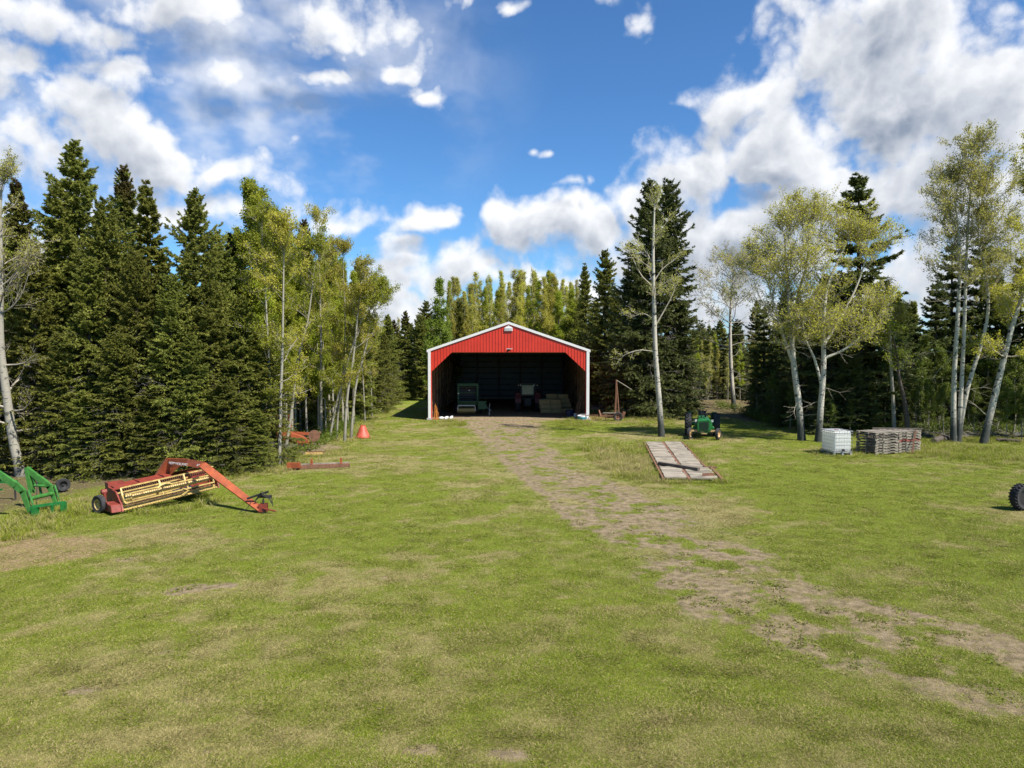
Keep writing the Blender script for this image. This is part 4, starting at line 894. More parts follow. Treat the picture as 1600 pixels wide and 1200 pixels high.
    ft.build('footing', 'concrete', sh)
build_shed()

# ------------------------------------------------------------------ round baler in the shed
def build_baler():
    b = thing('round_baler', 'green round baler with a yellow tined pickup parked at the left inside the shed', 'baler', (-3.55, 57.6, 0), R(3))
    f = MB()
    for sx in (-1, 1):
        f.box((sx * .78, .9, 1.5), (.14, .22, 2.0)); f.prism([(sx * .80, .8, .6), (sx * .80, 3.2, .7), (sx * .80, 3.5, 1.5), (sx * .80, 2.9, 2.35), (sx * .80, .9, 2.5)], (.04, 0, 0))
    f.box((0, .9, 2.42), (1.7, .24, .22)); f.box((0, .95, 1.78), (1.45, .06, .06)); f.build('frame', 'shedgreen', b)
    d = MB(); d.box((0, 1.3, 1.5), (1.5, .08, 1.7))
    for k in range(7): d.box((-.6 + k * .2, 1.24, 1.55), (.14, .04, 1.6))
    d.build('belts', 'black', b)
    rr = MB()
    for z in (.95, 1.35, 2.2): rr.lathe([(.11, -.74), (.11, .74)], (0, 1.1, z), (1, 0, 0), 14)
    rr.build('rollers', 'black', b)
    h = MB(); h.box((.35, .28, 1.10), (2.35, .5, .06)); h.prism([(-.80, .05, 1.07), (-.80, .9, 1.07), (-.80, .9, .55), (-.80, .35, .55)], (.05, 0, 0)); h.box((0, .5, .92), (1.55, .05, .26)); h.build('pickup_hood', 'shedgreen', b, bevel=.01)
    w = MB(); w.box((-.12, .10, .78), (1.35, .10, .07)); w.beam((-.8, .1, .78), (-.85, .1, .35), .05); w.beam((.55, .1, .78), (.62, .1, .35), .05); w.build('wind_guard', 'steel', b)
    p = MB(); p.lathe([(.20, -.78), (.20, -.74), (.15, -.73), (.15, .62), (.20, .63), (.20, .68)], (-.1, .25, .38), (1, 0, 0), 20)
    for k in range(12):
        x = -.80 + k * .118
        p.lathe([(.19, -.035), (.19, .035)], (x, .25, .38), (1, 0, 0), 16)
        for j in range(6): a = j * 1.047 + .3; p.beam((x + .05, .25 + .15 * math.cos(a), .38 + .15 * math.sin(a)), (x + .05, .25 + .30 * math.cos(a), .38 + .30 * math.sin(a)), .012)
    p.build('pickup', 'yellow', b)
    s = MB(); s.box((1.12, .38, .78), (.62, .6, .62)); s.prism([(1.43, .1, 1.05), (1.58, .15, .6), (1.43, .1, .5)], (0, .5, 0)); s.build('side_shield', 'shedgreen', b, bevel=.02)
    t = MB(); t.tube([(1.5, .2, .6), (1.75, -.1, .5), (1.85, -.25, .38)], .035); t.tube([(1.7, 0, .5), (1.78, 0, .95)], .022); t.lathe([(.05, 0), (.05, .06)], (1.7, -.25, .12)); t.tube([(1.7, -.25, .02), (1.72, -.2, .5)], .03); t.build('hitch_jack', 'steel', b)
    g = MB(); g.lathe([(1.0, -.72), (1.12, -.7), (1.12, .7), (1.0, .72)], (0, 2.6, 1.45), (1, 0, 0), 28); g.build('bale_chamber', 'shedgreen', b)
    for sx in (-1, 1): wheel(b, (sx * .98, 2.0, .42), (sx, 0, 0), .42, .26)
    l = MB(); l.box((-.78, .76, 1.72), (.12, .03, .10)); l.box((.1, 1.2, 1.95), (.14, .03, .06)); l.build('reflector', 'lens', b)
build_baler()

def build_cab_tractor():
    t = thing('cab_tractor', 'dark red cab tractor seen from behind inside the shed', 'tractor', (1.35, 61.0, 0), 0)
    b = MB(); b.box((0, 1.6, .85), (.6, 2.6, .6)); b.box((0, .35, .75), (.5, .5, .6)); b.build('chassis', 'black', t)
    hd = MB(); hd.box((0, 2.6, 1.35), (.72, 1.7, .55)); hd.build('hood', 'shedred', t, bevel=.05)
    for sx in (-1, 1):
        wheel(t, (sx * .86, .6, .78), (sx, 0, 0), .78, .42, 'shedred', 20); wheel(t, (sx * .75, 3.0, .5), (sx, 0, 0), .5, .3, 'shedred', 16)
        fd = MB(); pts = [(.62 + .0, .6 + .95 * math.cos(a), .78 + .90 * math.sin(a)) for a in [x * math.pi / 8 for x in range(0, 9)]]
        for p, q in zip(pts[:-1], pts[1:]): fd.beam((sx * .84, p[1], p[2]), (sx * .84, q[1], q[2]), .5, .035)
        fd.build('fender', 'shedred', t)
        tl = MB(); tl.box((sx * .84, .0, 1.52), (.30, .06, .10)); tl.build('tail_light', 'shedred', t)
    c = MB()
    for sx in (-1, 1):
        c.beam((sx * .62, .25, 1.35), (sx * .58, .2, 2.28), .07); c.beam((sx * .62, 1.55, 1.35), (sx * .58, 1.5, 2.28), .07); c.beam((sx * .62, .25, 1.38), (sx * .62, 1.55, 1.38), .07)
    c.box((0, .22, 1.40), (1.25, .07, .10)); c.box((0, .9, 2.36), (1.36, 1.6, .14)); c.build('cab', 'black', t)
    g = MB(); g.box((0, .24, 1.85), (.98, .02, .78)); g.build('rear_window', 'glass', t)
    g = MB(); g.box((0, 1.53, 1.85), (1.0, .02, .8)); g.build('windscreen', 'glass', t)
    g = MB()
    for sx in (-1, 1): g.box((sx * .605, .9, 1.85), (.02, 1.2, .8))
    g.build('side_window', 'glass', t)
    for x in (-.78, -.62, .52, .80):
        l = MB(); l.lathe([(.045, 0), (.05, .05), (.03, .09)], (x, .0, 2.26), (0, 1, 0), 12); l.build('work_lamp', 'lens', t)
    h = MB()
    for sx in (-1, 1): h.beam((sx * .35, -.05, .5), (sx * .3, .3, 1.0), .05); h.beam((sx * .4, -.5, .5), (sx * .3, .3, .55), .06)
    h.lathe([(.05, 0), (.05, .05)], (.34, -.02, 1.15), (0, 1, 0), 10); h.box((0, -.1, .62), (.3, .3, .1)); h.build('linkage', 'black', t)
build_cab_tractor()

def build_bales():
    n = 0; rg = random.Random(3)
    bale_m = None
    rows = [(2.85, 59.6, 0), (3.75, 59.6, 0), (4.65, 59.8, 0), (2.75, 59.5, 1), (3.68, 59.55, 1), (2.72, 59.5, 2), (3.62, 59.6, 2), (3.35, 60.6, 3), (4.3, 60.6, 3), (3.2, 60.6, 2), (4.45, 60.7, 2), (4.55, 60.6, 1)]
    names = ['bottom left hay bale of the stack in the shed', 'bottom middle hay bale of the stack in the shed', 'bottom right hay bale, nearest the right shed wall', 'second layer hay bale at the left end of the stack', 'second layer hay bale in the middle of the stack', 'third layer hay bale at the left end, next to the tractor', 'third layer hay bale beside the left end one',
             'topmost hay bale at the back, left', 'topmost hay bale at the back, right', None, None, 'hay bale of the rear row in the second layer on the right']
    for (x, y, k), lb in zip(rows, names):
        if lb is None: lb = 'hay bale of the rear row just under the topmost bales'
        b = thing('hay_bale', lb, 'hay bale', (x, y, .01 + k * .38), R(rg.uniform(-4, 4)), 'hay bales stacked in the shed')
        m = MB(); nx, nz = 8, 4
        m.box((0, 0, .185), (.88, .46, .365)); o = m.build('straw_block', 'hay', b, bevel=.03)
        s = MB()
        for i in range(260):
            f = rg.choice((0, 0, 1, 2)); u, w = rg.uniform(-.42, .42), rg.uniform(-.2, .2)
            p = (u, -.235, .185 + w * .8) if f == 0 else ((u, w, .375) if f == 1 else (-.445, w, .185 + rg.uniform(-.15, .15)))
            d = Vector((rg.uniform(-1, 1), rg.uniform(-.35, .1), rg.uniform(-.5, .5))).normalized() * rg.uniform(.05, .11); s.beam(p, Vector(p) + d, .008, .004)
        s.build('loose_straw', 'hay', b)
        tw = MB()
        for xx in (-.22, .22): tw.box((xx, 0, .185), (.008, .475, .38))
        tw.build('twine', 'hiorange', b)
build_bales()

def build_shed_clutter():
    # right side: tub, pail, boards leaning on the wall
    t = thing('plastic_tub', 'dark blue plastic tub inside the shed by the right wall', 'tub', (4.55, 56.2, 0)); m = MB(); m.lathe([(.26, 0), (.36, .48), (.40, .50), (.37, .52), (.34, .48), (.24, .05)], n=24); m.build('tub_body', 'blue', t, True)
    h = MB(); h.box((0, -.40, .44), (.16, .04, .03)); h.box((0, .40, .44), (.16, .04, .03)); h.build('handle', 'blue', t)
    p = thing('round_pail', 'white and teal pail beside the right corner post of the shed', 'pail', (5.25, 53.62, 0)); m = MB(); m.lathe([(.30, 0), (.36, .16), (.36, .34), (.33, .36), (.31, .33), (.27, .04)], n=24); m.build('pail_body', 'plastic', p, True)
    m = MB(); m.lathe([(.335, .08), (.368, .17), (.368, .25), (.34, .25), (.31, .08)], n=24); m.build('pail_band', 'teal', p, True); m = MB(); m.tube([(.36 * math.cos(a), -.1, .34 + .12 * math.sin(a)) for a in [i * math.pi / 8 for i in range(9)]], .01, 5); m.build('handle', 'steel', p)
    B = ['widest board leaning on the inside of the right shed wall', 'narrow pole leaning against the right shed wall', 'board leaning furthest back on the right shed wall']
    for i, (y, w, L) in enumerate([(55.0, .28, 2.2), (55.8, .07, 2.6), (57.0, .16, 2.4)]):
        o = MB().beam((5.0, y, .02), (5.5, y + .15, L), w, .04, up=(1, 0, 0)).build('leaning_board', 'lumber', None); tag(o, B[i], 'board', 'boards leaning on the right shed wall')
    o = thing('shovel', 'long handled shovel standing against the right shed wall', 'shovel', (4.9, 55.3, 0)); MB().tube([(0, 0, .35), (.45, .1, 1.75)], .018, 6).build('shaft', 'lumber', o); MB().prism([(-.11, 0, .36), (.11, 0, .36), (.10, 0, .12), (0, 0, .02), (-.10, 0, .12)], (.02, .012, 0)).build('blade', 'steel', o)
    # left side: orange roll of fencing, white bags
    o = thing('orange_stand', 'orange folded stand with loose strips at the left shed post', 'stand', (-5.72, 54.25, 0)); m = MB()
    rg = random.Random(8)
    for i in range(9): x = rg.uniform(-.16, .16); m.tube([(x * 1.3, rg.uniform(-.1, .1), 0), (x, 0, .5), (x * .5 + rg.uniform(-.14, .14), 0, rg.uniform(.7, 1.2))], .016, 6)
    m.box((0, 0, .45), (.10, .06, .6)); m.build('strips', 'hiorange', o); MB().box((0, 0, .04), (.5, .3, .08)).build('base', 'hiorange', o)
    WB = ['white feed sack lying nearest the left shed post', 'white feed sack in the middle of the three by the left post', 'white feed sack furthest into the shed doorway']
    for i in range(3):
        x = -5.35 + i * .36; o = thing('feed_sack', WB[i], 'sack', (x, 54.1 + .1 * i, 0), R(20 * i), 'white sacks in the shed doorway'); o.scale = (.7, .7, .7)
        m = MB(); m.lathe([(.02, -.26), (.13, -.2), (.17, -.05), (.16, .1), (.12, .2), (.05, .24), (.08, .30)], (0, 0, .15), (1, .2, .1 + .3 * i), 14); m.build('sack_body', 'plastic', o, True)
        m = MB(); m.lathe([(.055, .235), (.055, .25)], (0, 0, .15), (1, .2, .1 + .3 * i), 10); m.build('tie', 'blue', o)
build_shed_clutter()

# ------------------------------------------------------------------ red cone, rusty cart, orange implement
def build_cone():
    c = thing('metal_cone', 'faded red metal hopper cone standing on its wide end at the tree line', 'cone', tuple(GP(566, 684)), .2)
    MB().lathe([(.44, 0), (.43, .02), (.14, .72), (.125, .72), (.41, .01)], n=28).build('cone_shell', 'conered', c, True)
    m = MB(); m.lathe([(.46, 0), (.46, .05), (.43, .05), (.43, 0)], n=28, closed=True); m.lathe([(.15, .69), (.15, .74), (.12, .74), (.12, .69)], n=20, closed=True)
    m.build('rim', 'conered', c)
    m = MB(); m.box((.38, -.2, .05), (.10, .05, .14), Matrix.Rotation(.5, 3, 'Z')); m.lathe([(.02, 0), (.02, .05)], (.27, -.14, .2), (1, -.4, .2), 8); m.build('latch', 'rust', c)
build_cone()
def build_cart():
    c = thing('rusty_cart', 'small rusty wheeled implement with a tall bent mast right of the shed', 'implement', (7.85, 53.2, 0), R(-4))
    f = MB(); f.beam((-1.2, 0, .5), (.3, 0, .52), .09, .09); f.beam((-1.3, -.3, .35), (.2, -.3, .4), .06, .08); f.beam((-1.3, .3, .35), (.2, .3, .4), .06, .08); f.beam((-1.25, -.3, .35), (-1.35, .2, .75), .08); f.beam((-.9, -.35, .2), (-.5, .35, .55), .08); f.beam((-.7, .3, .25), (-.1, -.3, .5), .07)
    f.box((-.5, 0, .3), (.5, .5, .16)); f.box((.42, 0, .42), (.2, .34, .5), Matrix.Rotation(.3, 3, 'Y')); f.build('frame', 'rust', c)
    MB().box((-.45, -.1, .575), (1.25, .22, .05)).build('deck_board', 'greywood', c)
    m = MB(); m.tube([(-.18, 0, .4), (-.12, 0, 2.0), (-.1, 0, 3.05)], [.08, .06, .05], 6); m.tube([(.1, 0, .5), (.02, 0, 1.6), (-.1, 0, 3.0)], [.06, .055, .05], 6); m.build('mast', 'rust', c)
    MB().tube([(-.1, 0, 3.02), (.55, .05, 2.62), (1.05, .1, 2.3)], .028, 6).build('boom', 'limb', c)
    wheel(c, (.02, -.38, .33), (0, -1, 0), .33, .14, 'rust'); wheel(c, (.02, .38, .33), (0, 1, 0), .33, .14, 'rust')
    d = MB()
    for i in range(5): x = -2.6 + i * .27; d.tube([(x, 0, .35), (x - .1, -.05, .15), (x + .02, -.1, .0)], .022, 5)
    d.beam((-2.7, 0, .36), (-1.2, 0, .42), .05); d.build('tines', 'rust', c)
build_cart()
def build_implement():
    c = thing('orange_implement', 'faded orange field implement half hidden in the trees behind the mower', 'implement', tuple(P(447, 37)), R(12))
    f = MB(); f.box((-.9, .6, 1.25), (1.5, .5, .12), Matrix.Rotation(.15, 3, 'Y')); f.box((-.6, .6, 1.55), (.25, .3, .6)); f.box((.1, .5, 1.5), (.16, .16, .7)); f.beam((-1.8, .6, 1.0), (1.2, .6, .8), .14)
    f.prism([(.2, 0, .95), (1.1, 0, .55), (1.15, 0, .35), (.5, 0, .4), (.15, 0, .65)], (0, .4, 0)); f.box((.1, .4, .7), (1.4, .12, .5), Matrix.Rotation(.35, 3, 'Y')); f.build('frame', 'orange', c)
    m = MB(); m.lathe([(.30, -.05), (.30, .05)], (1.35, .1, .75), (0, 1, 0), 18); m.beam((1.0, .1, .4), (1.7, .1, .95), .07); m.beam((1.2, .1, .1), (1.4, .1, .8), .07); m.build('linkage', 'rust', c)
    for sx in (-1.5, .6): wheel(c, (sx, .9, .36), (0, -1, 0), .36, .2, 'orange')
    o = tag(MB().beam(GP(468, 727, .12), GP(543, 724, .10), .09, .09).build('pale_pole', 'greywood', None), 'pale squared pole lying in the grass right of the orange implement', 'pole')
    r = thing('rusty_rail', 'long rusty steel rail with brackets lying beside the pale pole', 'rail', tuple(GP(500, 733)))
    m = MB(); a = GP(452, 735) - GP(500, 733); b = GP(545, 731) - GP(500, 733); m.beam(a + Vector((0, 0, .1)), b + Vector((0, 0, .1)), .14, .16); m.build('rail_body', 'rust', r)
    for k in (.35, .85): p = a.lerp(b, k); MB().box(p + Vector((0, 0, .26)), (.07, .12, .34)).build('bracket', 'orange', r)
    MB().box(a + Vector((.15, -.05, .2)), (.55, .2, .22)).build('end_plate', 'orange', r)
    y = thing('yellow_plate', 'flat yellow steel piece lying between the orange implement and the pole', 'plate', tuple(GP(489, 713)), .05)
    MB().box((0, 0, .12), (.85, .30, .10)).build('plate_body', 'yellow', y, bevel=.01); MB().box((.1, 0, .2), (.9, .06, .05)).build('edge_bar', 'rust', y)
build_implement()

# ------------------------------------------------------------------ plank deck, tote, pallets, tyre
def build_deck():
    a, b = Vector((7.42, 40.2, 0)), Vector((6.05, 28.6, 0)); ax = (b - a); L = ax.length; ax.normalize(); rt = Vector((-ax.y, ax.x, 0)); z0 = .085
    d = thing('plank_deck', 'grey plank deck with rusty steel rails lying flat in the grass', 'deck', tuple(a))
    M3 = Matrix((rt, ax, Vector((0, 0, 1)))).transposed(); W = 2.12; rg = random.Random(2)
    seg = [('planks', 0, .24), ('planks', .24, .50), ('planks', .50, .74), ('planks', .76, 1.0)]
    for nm, s0, s1 in seg:
        for side in (0, 1):
            m = MB(); y = s0 * L; sh = .16 if s0 > .7 else 0
            while y < s1 * L - .1:
                w = rg.uniform(.17, .24); x0, x1 = (.10, W / 2 - .07) if side == 0 else (W / 2 + .07, W - .08); x0 += rg.uniform(0, .03); x1 += rg.uniform(-.05, .05) + sh * side
                c = rt * ((x0 + x1) / 2) + ax * (y + w / 2) + Vector((0, 0, z0 + rg.uniform(-.008, .01))); m.box(c, (x1 - x0, w - .012, .05), M3 @ Matrix.Rotation(rg.uniform(-.012, .012), 3, 'Z')); y += w
            m.build('planks', 'greywood', d)
    for x, w, h in ((.02, .08, .09), (W / 2, .11, .06), (W + .0, .08, .09)):
        m = MB(); y1 = L * (1.0 if x < W else .74); m.box(rt * x + ax * (y1 / 2) + Vector((0, 0, z0 - .02)), (w, y1, h), M3); m.build('steel_rail', 'rust', d)
    m = MB(); m.box(rt * (W + .22) + ax * (L * .88) + Vector((0, 0, z0 - .02)), (.10, L * .26, .11), M3); m.box(rt * (W + .2) + ax * (L * .755) + Vector((0, 0, z0)), (.5, .1, .12), M3); m.build('steel_rail', 'rust', d)
    m = MB()
    for k in range(6): m.box(rt * (W / 2) + ax * (L * (k + .5) / 6) + Vector((0, 0, z0 - .07)), (W, .1, .08), M3)
    m.build('cross_member', 'rust', d)
    p0 = PZ(1031, 732, 31.9); p1 = PZ(1094, 743, 30.2); p0.z = p1.z = z0 + .095
    o = tag(MB().beam(p0, p1, .17, .12).build('loose_timber', 'darkwood', None), 'dark grey squared timber lying slantwise across the plank deck', 'timber')
    o = thing('angle_iron', 'short rusty angle iron at the right end of the deck', 'scrap', tuple(GP(1100, 745, .1))); MB().beam((0, 0, .02), (.5, .05, .02), .08, .05).build('flange', 'rust', o); MB().beam((0, .04, .06), (.5, .09, .06), .02, .1).build('web', 'rust', o)
build_deck()

def build_tote():
    t = thing('liquid_tote', 'white plastic liquid tote in a steel cage behind the yard trees', 'tote', (16.0, 35.45, 0), R(8))
    t['label'] = 'white plastic liquid tote in a wire cage on a pallet'
    m = MB(); m.box((.5, .6, .68), (.94, 1.12, .98)); m.build('tank', M['tank'], t, bevel=.06)
    m = MB(); m.lathe([(.11, 0), (.11, .05)], (.5, .6, 1.165), n=18); m.build('lid', 'mred', t)
    m = MB(); m.lathe([(.06, 0), (.06, .1)], (.5, .03, .25), (0, -1, 0), 12); m.build('valve', 'black', t)
    c = MB(); zs = [.20, .36, .54, .72, .90, 1.08, 1.19]
    for z in zs:
        for (a, b) in (((0, 0), (1, 0)), ((1, 0), (1, 1.2)), ((1, 1.2), (0, 1.2)), ((0, 1.2), (0, 0))): c.beam((a[0], a[1], z), (b[0], b[1], z), .012 if z < 1.15 else .03, .012 if z < 1.15 else .03)
    for i in range(8):
        x = i / 7
        for y in (0, 1.2): c.tube([(x, y, .14), (x, y, 1.19)], .007, 5)
    for i in range(8):
        y = i * 1.2 / 7
        for x in (0, 1): c.tube([(x, y, .14), (x, y, 1.19)], .007, 5)
    c.beam((0, .4, 1.20), (1, .4, 1.20), .03); c.beam((0, .85, 1.20), (1, .85, 1.20), .03); c.build('cage', 'steel', t)
    p = MB(); p.box((.5, .6, .135), (1.0, 1.2, .03))
    for x in (.06, .5, .94):
        p.box((x, .6, .02), (.1, 1.2, .03))
        for y in (.08, .6, 1.12): p.box((x, y, .075), (.1, .12, .09))
    p.build('pallet_base', 'steel', t)
build_tote()

def build_pallets():
    ang = R(20); ux = Vector((math.cos(ang), math.sin(ang), 0)); uy = Vector((-math.sin(ang), math.cos(ang), 0)); o0 = GP(1371, 711)
    rg = random.Random(12); order = ['lowest', 'second', 'third', 'fourth', 'fifth', 'sixth', 'seventh', 'topmost']
    def pallet(mt):
        p = thing('wood_pallet', '', 'pallet'); W, Dp = 1.5, 1.25
        b = MB()
        for y in (.03, Dp / 2, Dp - .03):
            b.box((W / 2, y, .066), (W, .04, .05)); 
            for x0, x1 in ((0, .20), (.52, .98), (1.30, 1.5)): b.box(((x0 + x1) / 2, y, .026), (x1 - x0, .04, .034))
        b.build('stringers', mt, p)
        t = MB(); n = 7
        for i in range(n): t.box((.07 + i * (W - .14) / (n - 1), Dp / 2 + rg.uniform(-.02, .02), .102 + rg.uniform(-.002, .004)), (.14, Dp + rg.uniform(-.03, .05), .018))
        t.build('top_boards', mt.replace('greywood', 'greywood_y'), p)
        q = MB()
        for x in (.07, W / 2, W - .07): q.box((x, Dp / 2, .0035), (.10, Dp, .010))
        q.build('bottom_boards', mt.replace('greywood', 'greywood_y'), p); return p
    src = {'greywood': pallet('greywood'), 'redwood': pallet('redwood'), 'darkwood': pallet('darkwood')}; used = set()
    for sidx, side in enumerate(('left', 'right')):
        n = 8
        for k in range(n):
            mt = 'redwood' if (sidx == 1 and k == 4) else ('darkwood' if (sidx == 0 and k == 6) else 'greywood')
            if mt in used: p = copy_tree(src[mt])
            else: p = src[mt]; used.add(mt)
            p.location = o0 + ux * (sidx * 1.56 + rg.uniform(-.03, .03)) + uy * rg.uniform(-.03, .03) + Vector((0, 0, .01 + k * .137)); p.rotation_euler = (R(rg.uniform(-.5, .5)), R(rg.uniform(-.4, .4)), ang + R(rg.uniform(-1.5, 1.5)))
            col = {'greywood': 'weathered grey', 'redwood': 'faded red', 'darkwood': 'dark'}[mt]
            p['label'] = f'{col} pallet, {order[k]} of the {side} pallet stack'; p['group'] = 'stacked wooden pallets'
    top = .01 + 8 * .137 + .04
    a = o0 + ux * 1.2 + uy * 1.35 + Vector((0, 0, top)); b = o0 + ux * 3.35 + uy * .2 + Vector((0, 0, top + .0))
    tag(MB().beam(a, b, .08, .07).build('dark_pole', 'darkwood', None), 'dark pole lying across the top of the right pallet stack', 'pole')
    a = o0 + ux * 2.05 - uy * .35 + Vector((0, 0, .02)); b = o0 + ux * 2.62 - uy * .04 + Vector((0, 0, 1.12))
    tag(MB().beam(a, b, .07, .04).build('leaning_bar', 'rust', None), 'rusty bar leaning against the front of the right pallet stack', 'bar')
build_pallets()

def build_tyre():
    t = thing('big_tyre', 'black lugged tyre cut off by the right edge of the picture', 'tyre', tuple(P(1604, 23.4)), R(15))
    m = MB(); r, w = .42, .15; c = (0, 0, r - .03); prof = [(r * .62, -w * .8), (r * .9, -w), (r * .98, -w * .7), (r, 0), (r * .98, w * .7), (r * .9, w), (r * .62, w * .8), (r * .66, w * .6), (r * .9, w * .7), (r * .9, -w * .7), (r * .66, -w * .6)]
    m.lathe(prof, c, (0, 1, 0), 40, closed=True); m.build('tyre_body', 'rubber', t, True)
    l = MB()
    for i in range(24):
        for s in (-1, 1):
            a = 2 * math.pi * (i + .25 * s) / 24; d = Vector((math.cos(a), 0, math.sin(a))); tg = Vector((-math.sin(a), 0, math.cos(a)))
            l.beam(Vector(c) + d * r, Vector(c) + d * r * .98 + Vector((0, s * w * .95, 0)) + tg * .07, .03, .04, up=d)
    l.build('tread', 'rubber', t); MB().lathe([(r * .68, -.05), (r * .3, -.02), (.02, -.02), (.02, .02), (r * .3, .02), (r * .68, .05)], c, (0, 1, 0), 24).build('hub', 'black', t)
    u = copy_tree(t); u.location = P(1668, 21.6); u['label'] = 'second black lugged tyre just outside the right edge'  # extra tyre out of view, added only to cast its shadow into frame
build_tyre()

# ------------------------------------------------------------------ old green tractor
def build_old_tractor():
    t = thing('old_tractor', 'old green open tractor facing the camera on the grass right of the birch', 'tractor', (11.25, 41.8, 0), R(-12))
    g = MB()   # hood and radiator shell: rounded section swept back
    secs = []
    for (y, w, z0, z1, rr) in ((-.02, .37, .50, 1.12, .10), (.05, .41, .47, 1.17, .12), (.5, .38, .60, 1.20, .14), (1.5, .33, .62, 1.26, .14), (1.75, .30, .7, 1.27, .14)):
        ring = []
        for (cx, cz, a0) in ((w - rr, z1 - rr, 0), (-(w - rr), z1 - rr, 90), (-(w - rr), z0 + rr, 180), (w - rr, z0 + rr, 270)):
            for k in range(5): a = R(a0 + k * 22.5); ring.append(Vector((cx + rr * math.cos(a), y, cz + rr * math.sin(a))))
        secs.append(ring)
    b = 0; g.v = [v for s in secs for v in s]; n = len(secs[0])
    for i in range(len(secs) - 1):
        for j in range(n): g.f.append((i * n + j, i * n + (j + 1) % n, (i + 1) * n + (j + 1) % n, (i + 1) * n + j))
    g.f.append(tuple(range(n))); g.f.append(tuple((len(secs) - 1) * n + j for j in range(n))); g.build('hood', 'green', t, True)
    r = MB()
    for k in range(9): r.box((-.24 + k * .06, -.035, .80), (.018, .03, .50))
    r.box((0, -.045, .80), (.03, .04, .56)); r.build('radiator_grille', 'black', t)
    f = MB(); f.beam((-.75, .12, .50), (.75, .12, .50), .09, .10); f.beam((-.72, .12, .5), (-.78, .12, .36), .08); f.beam((.72, .12, .5), (.78, .12, .36), .08); f.box((0, .15, .42), (.34, .3, .2)); f.build('front_axle', 'tan', t)
    wr = MB(); wr.box((0, 1.0, .55), (.42, 2.0, .34)); wr.box((0, 2.3, .68), (.50, .7, .55)); wr.lathe([(.16, -.85), (.11, -.4), (.11, .4), (.16, .85)], (0, 2.35, .70), (1, 0, 0), 14); wr.build('drivetrain', 'green', t)
    for sx in (-1, 1):
        wheel(t, (sx * .80, .12, .34), (sx * math.cos(.35 * 1), -math.sin(.35) * 1 * sx if False else (-.42 if sx > 0 else .42), 0), .34, .17, 'tan')
        wheel(t, (sx * .84, 2.3, .66), (sx, 0, 0), .68, .38, 'tan', 22)
        fd = MB(); pts = [(2.3 + .76 * math.cos(a), .68 + .74 * math.sin(a)) for a in [-.05 + i * math.pi * .48 / 7 for i in range(8)]]
        for p, q in zip(pts[:-1], pts[1:]): fd.beam((sx * .72, p[0], p[1]), (sx * .72, q[0], q[1]), .32, .025)
        fd.build('fender', 'green', t)
        l = MB(); l.lathe([(.03, -.05), (.085, .0), (.09, .05)], (sx * .46, .3, 1.08), (0, -1, 0), 14); l.beam((sx * .34, .34, 1.02), (sx * .46, .34, 1.05), .03); l.build('headlight', 'green', t)
        l = MB(); l.lathe([(.08, 0), (.075, .01)], (sx * .46, .25, 1.08), (0, -1, 0), 14); l.build('headlight_glass', 'lens', t)
        s = MB(); s.box((sx * .42, .85, .72), (.14, .7, .34)); s.lathe([(.10, -.2), (.10, .2)], (sx * .52, .7, .62), (0, 1, 0), 12); s.build('side_tank', 'green', t, bevel=.02)
    s = MB(); s.tube([(.02, 1.55, 1.2), (.02, 1.95, 1.52)], .022, 6); N = 20; c = Vector((.02, 1.98, 1.55)); ax = Vector((0, .55, .83)); e = Vector((1, 0, 0)); q = ax.cross(e)
    s.tube([c + (e * math.cos(i * 2 * math.pi / N) + q * math.sin(i * 2 * math.pi / N)) * .22 for i in range(N + 1)], .016, 6)
    for i in range(3): a = i * 2.094 + .5; s.tube([c, c + (e * math.cos(a) + q * math.sin(a)) * .22], .010, 5)
    s.build('steering_wheel', 'black', t)
    s = MB(); s.box((.02, 2.6, 1.12), (.46, .42, .09)); s.box((.02, 2.83, 1.30), (.46, .07, .34)); s.beam((0, 2.5, .9), (0, 2.6, 1.1), .1); s.build('seat', 'black', t, bevel=.02)
    e = MB(); e.tube([(-.14, .7, 1.2), (-.14, .7, 1.62)], .035, 8); e.tube([(.12, 1.1, 1.2), (.12, 1.1, 1.36)], .05, 8); e.lathe([(.06, 0), (.08, .08), (.02, .12)], (.12, 1.1, 1.34), n=12); e.build('exhaust', 'black', t)
    k = MB(); k.lathe([(.06, 0), (.07, .03), (.02, .05)], (.02, .35, 1.18), n=12); k.tube([(.5, 2.2, 1.2), (.56, 2.1, 1.42)], .012, 5); k.build('filler_cap', 'green', t)
build_old_tractor()

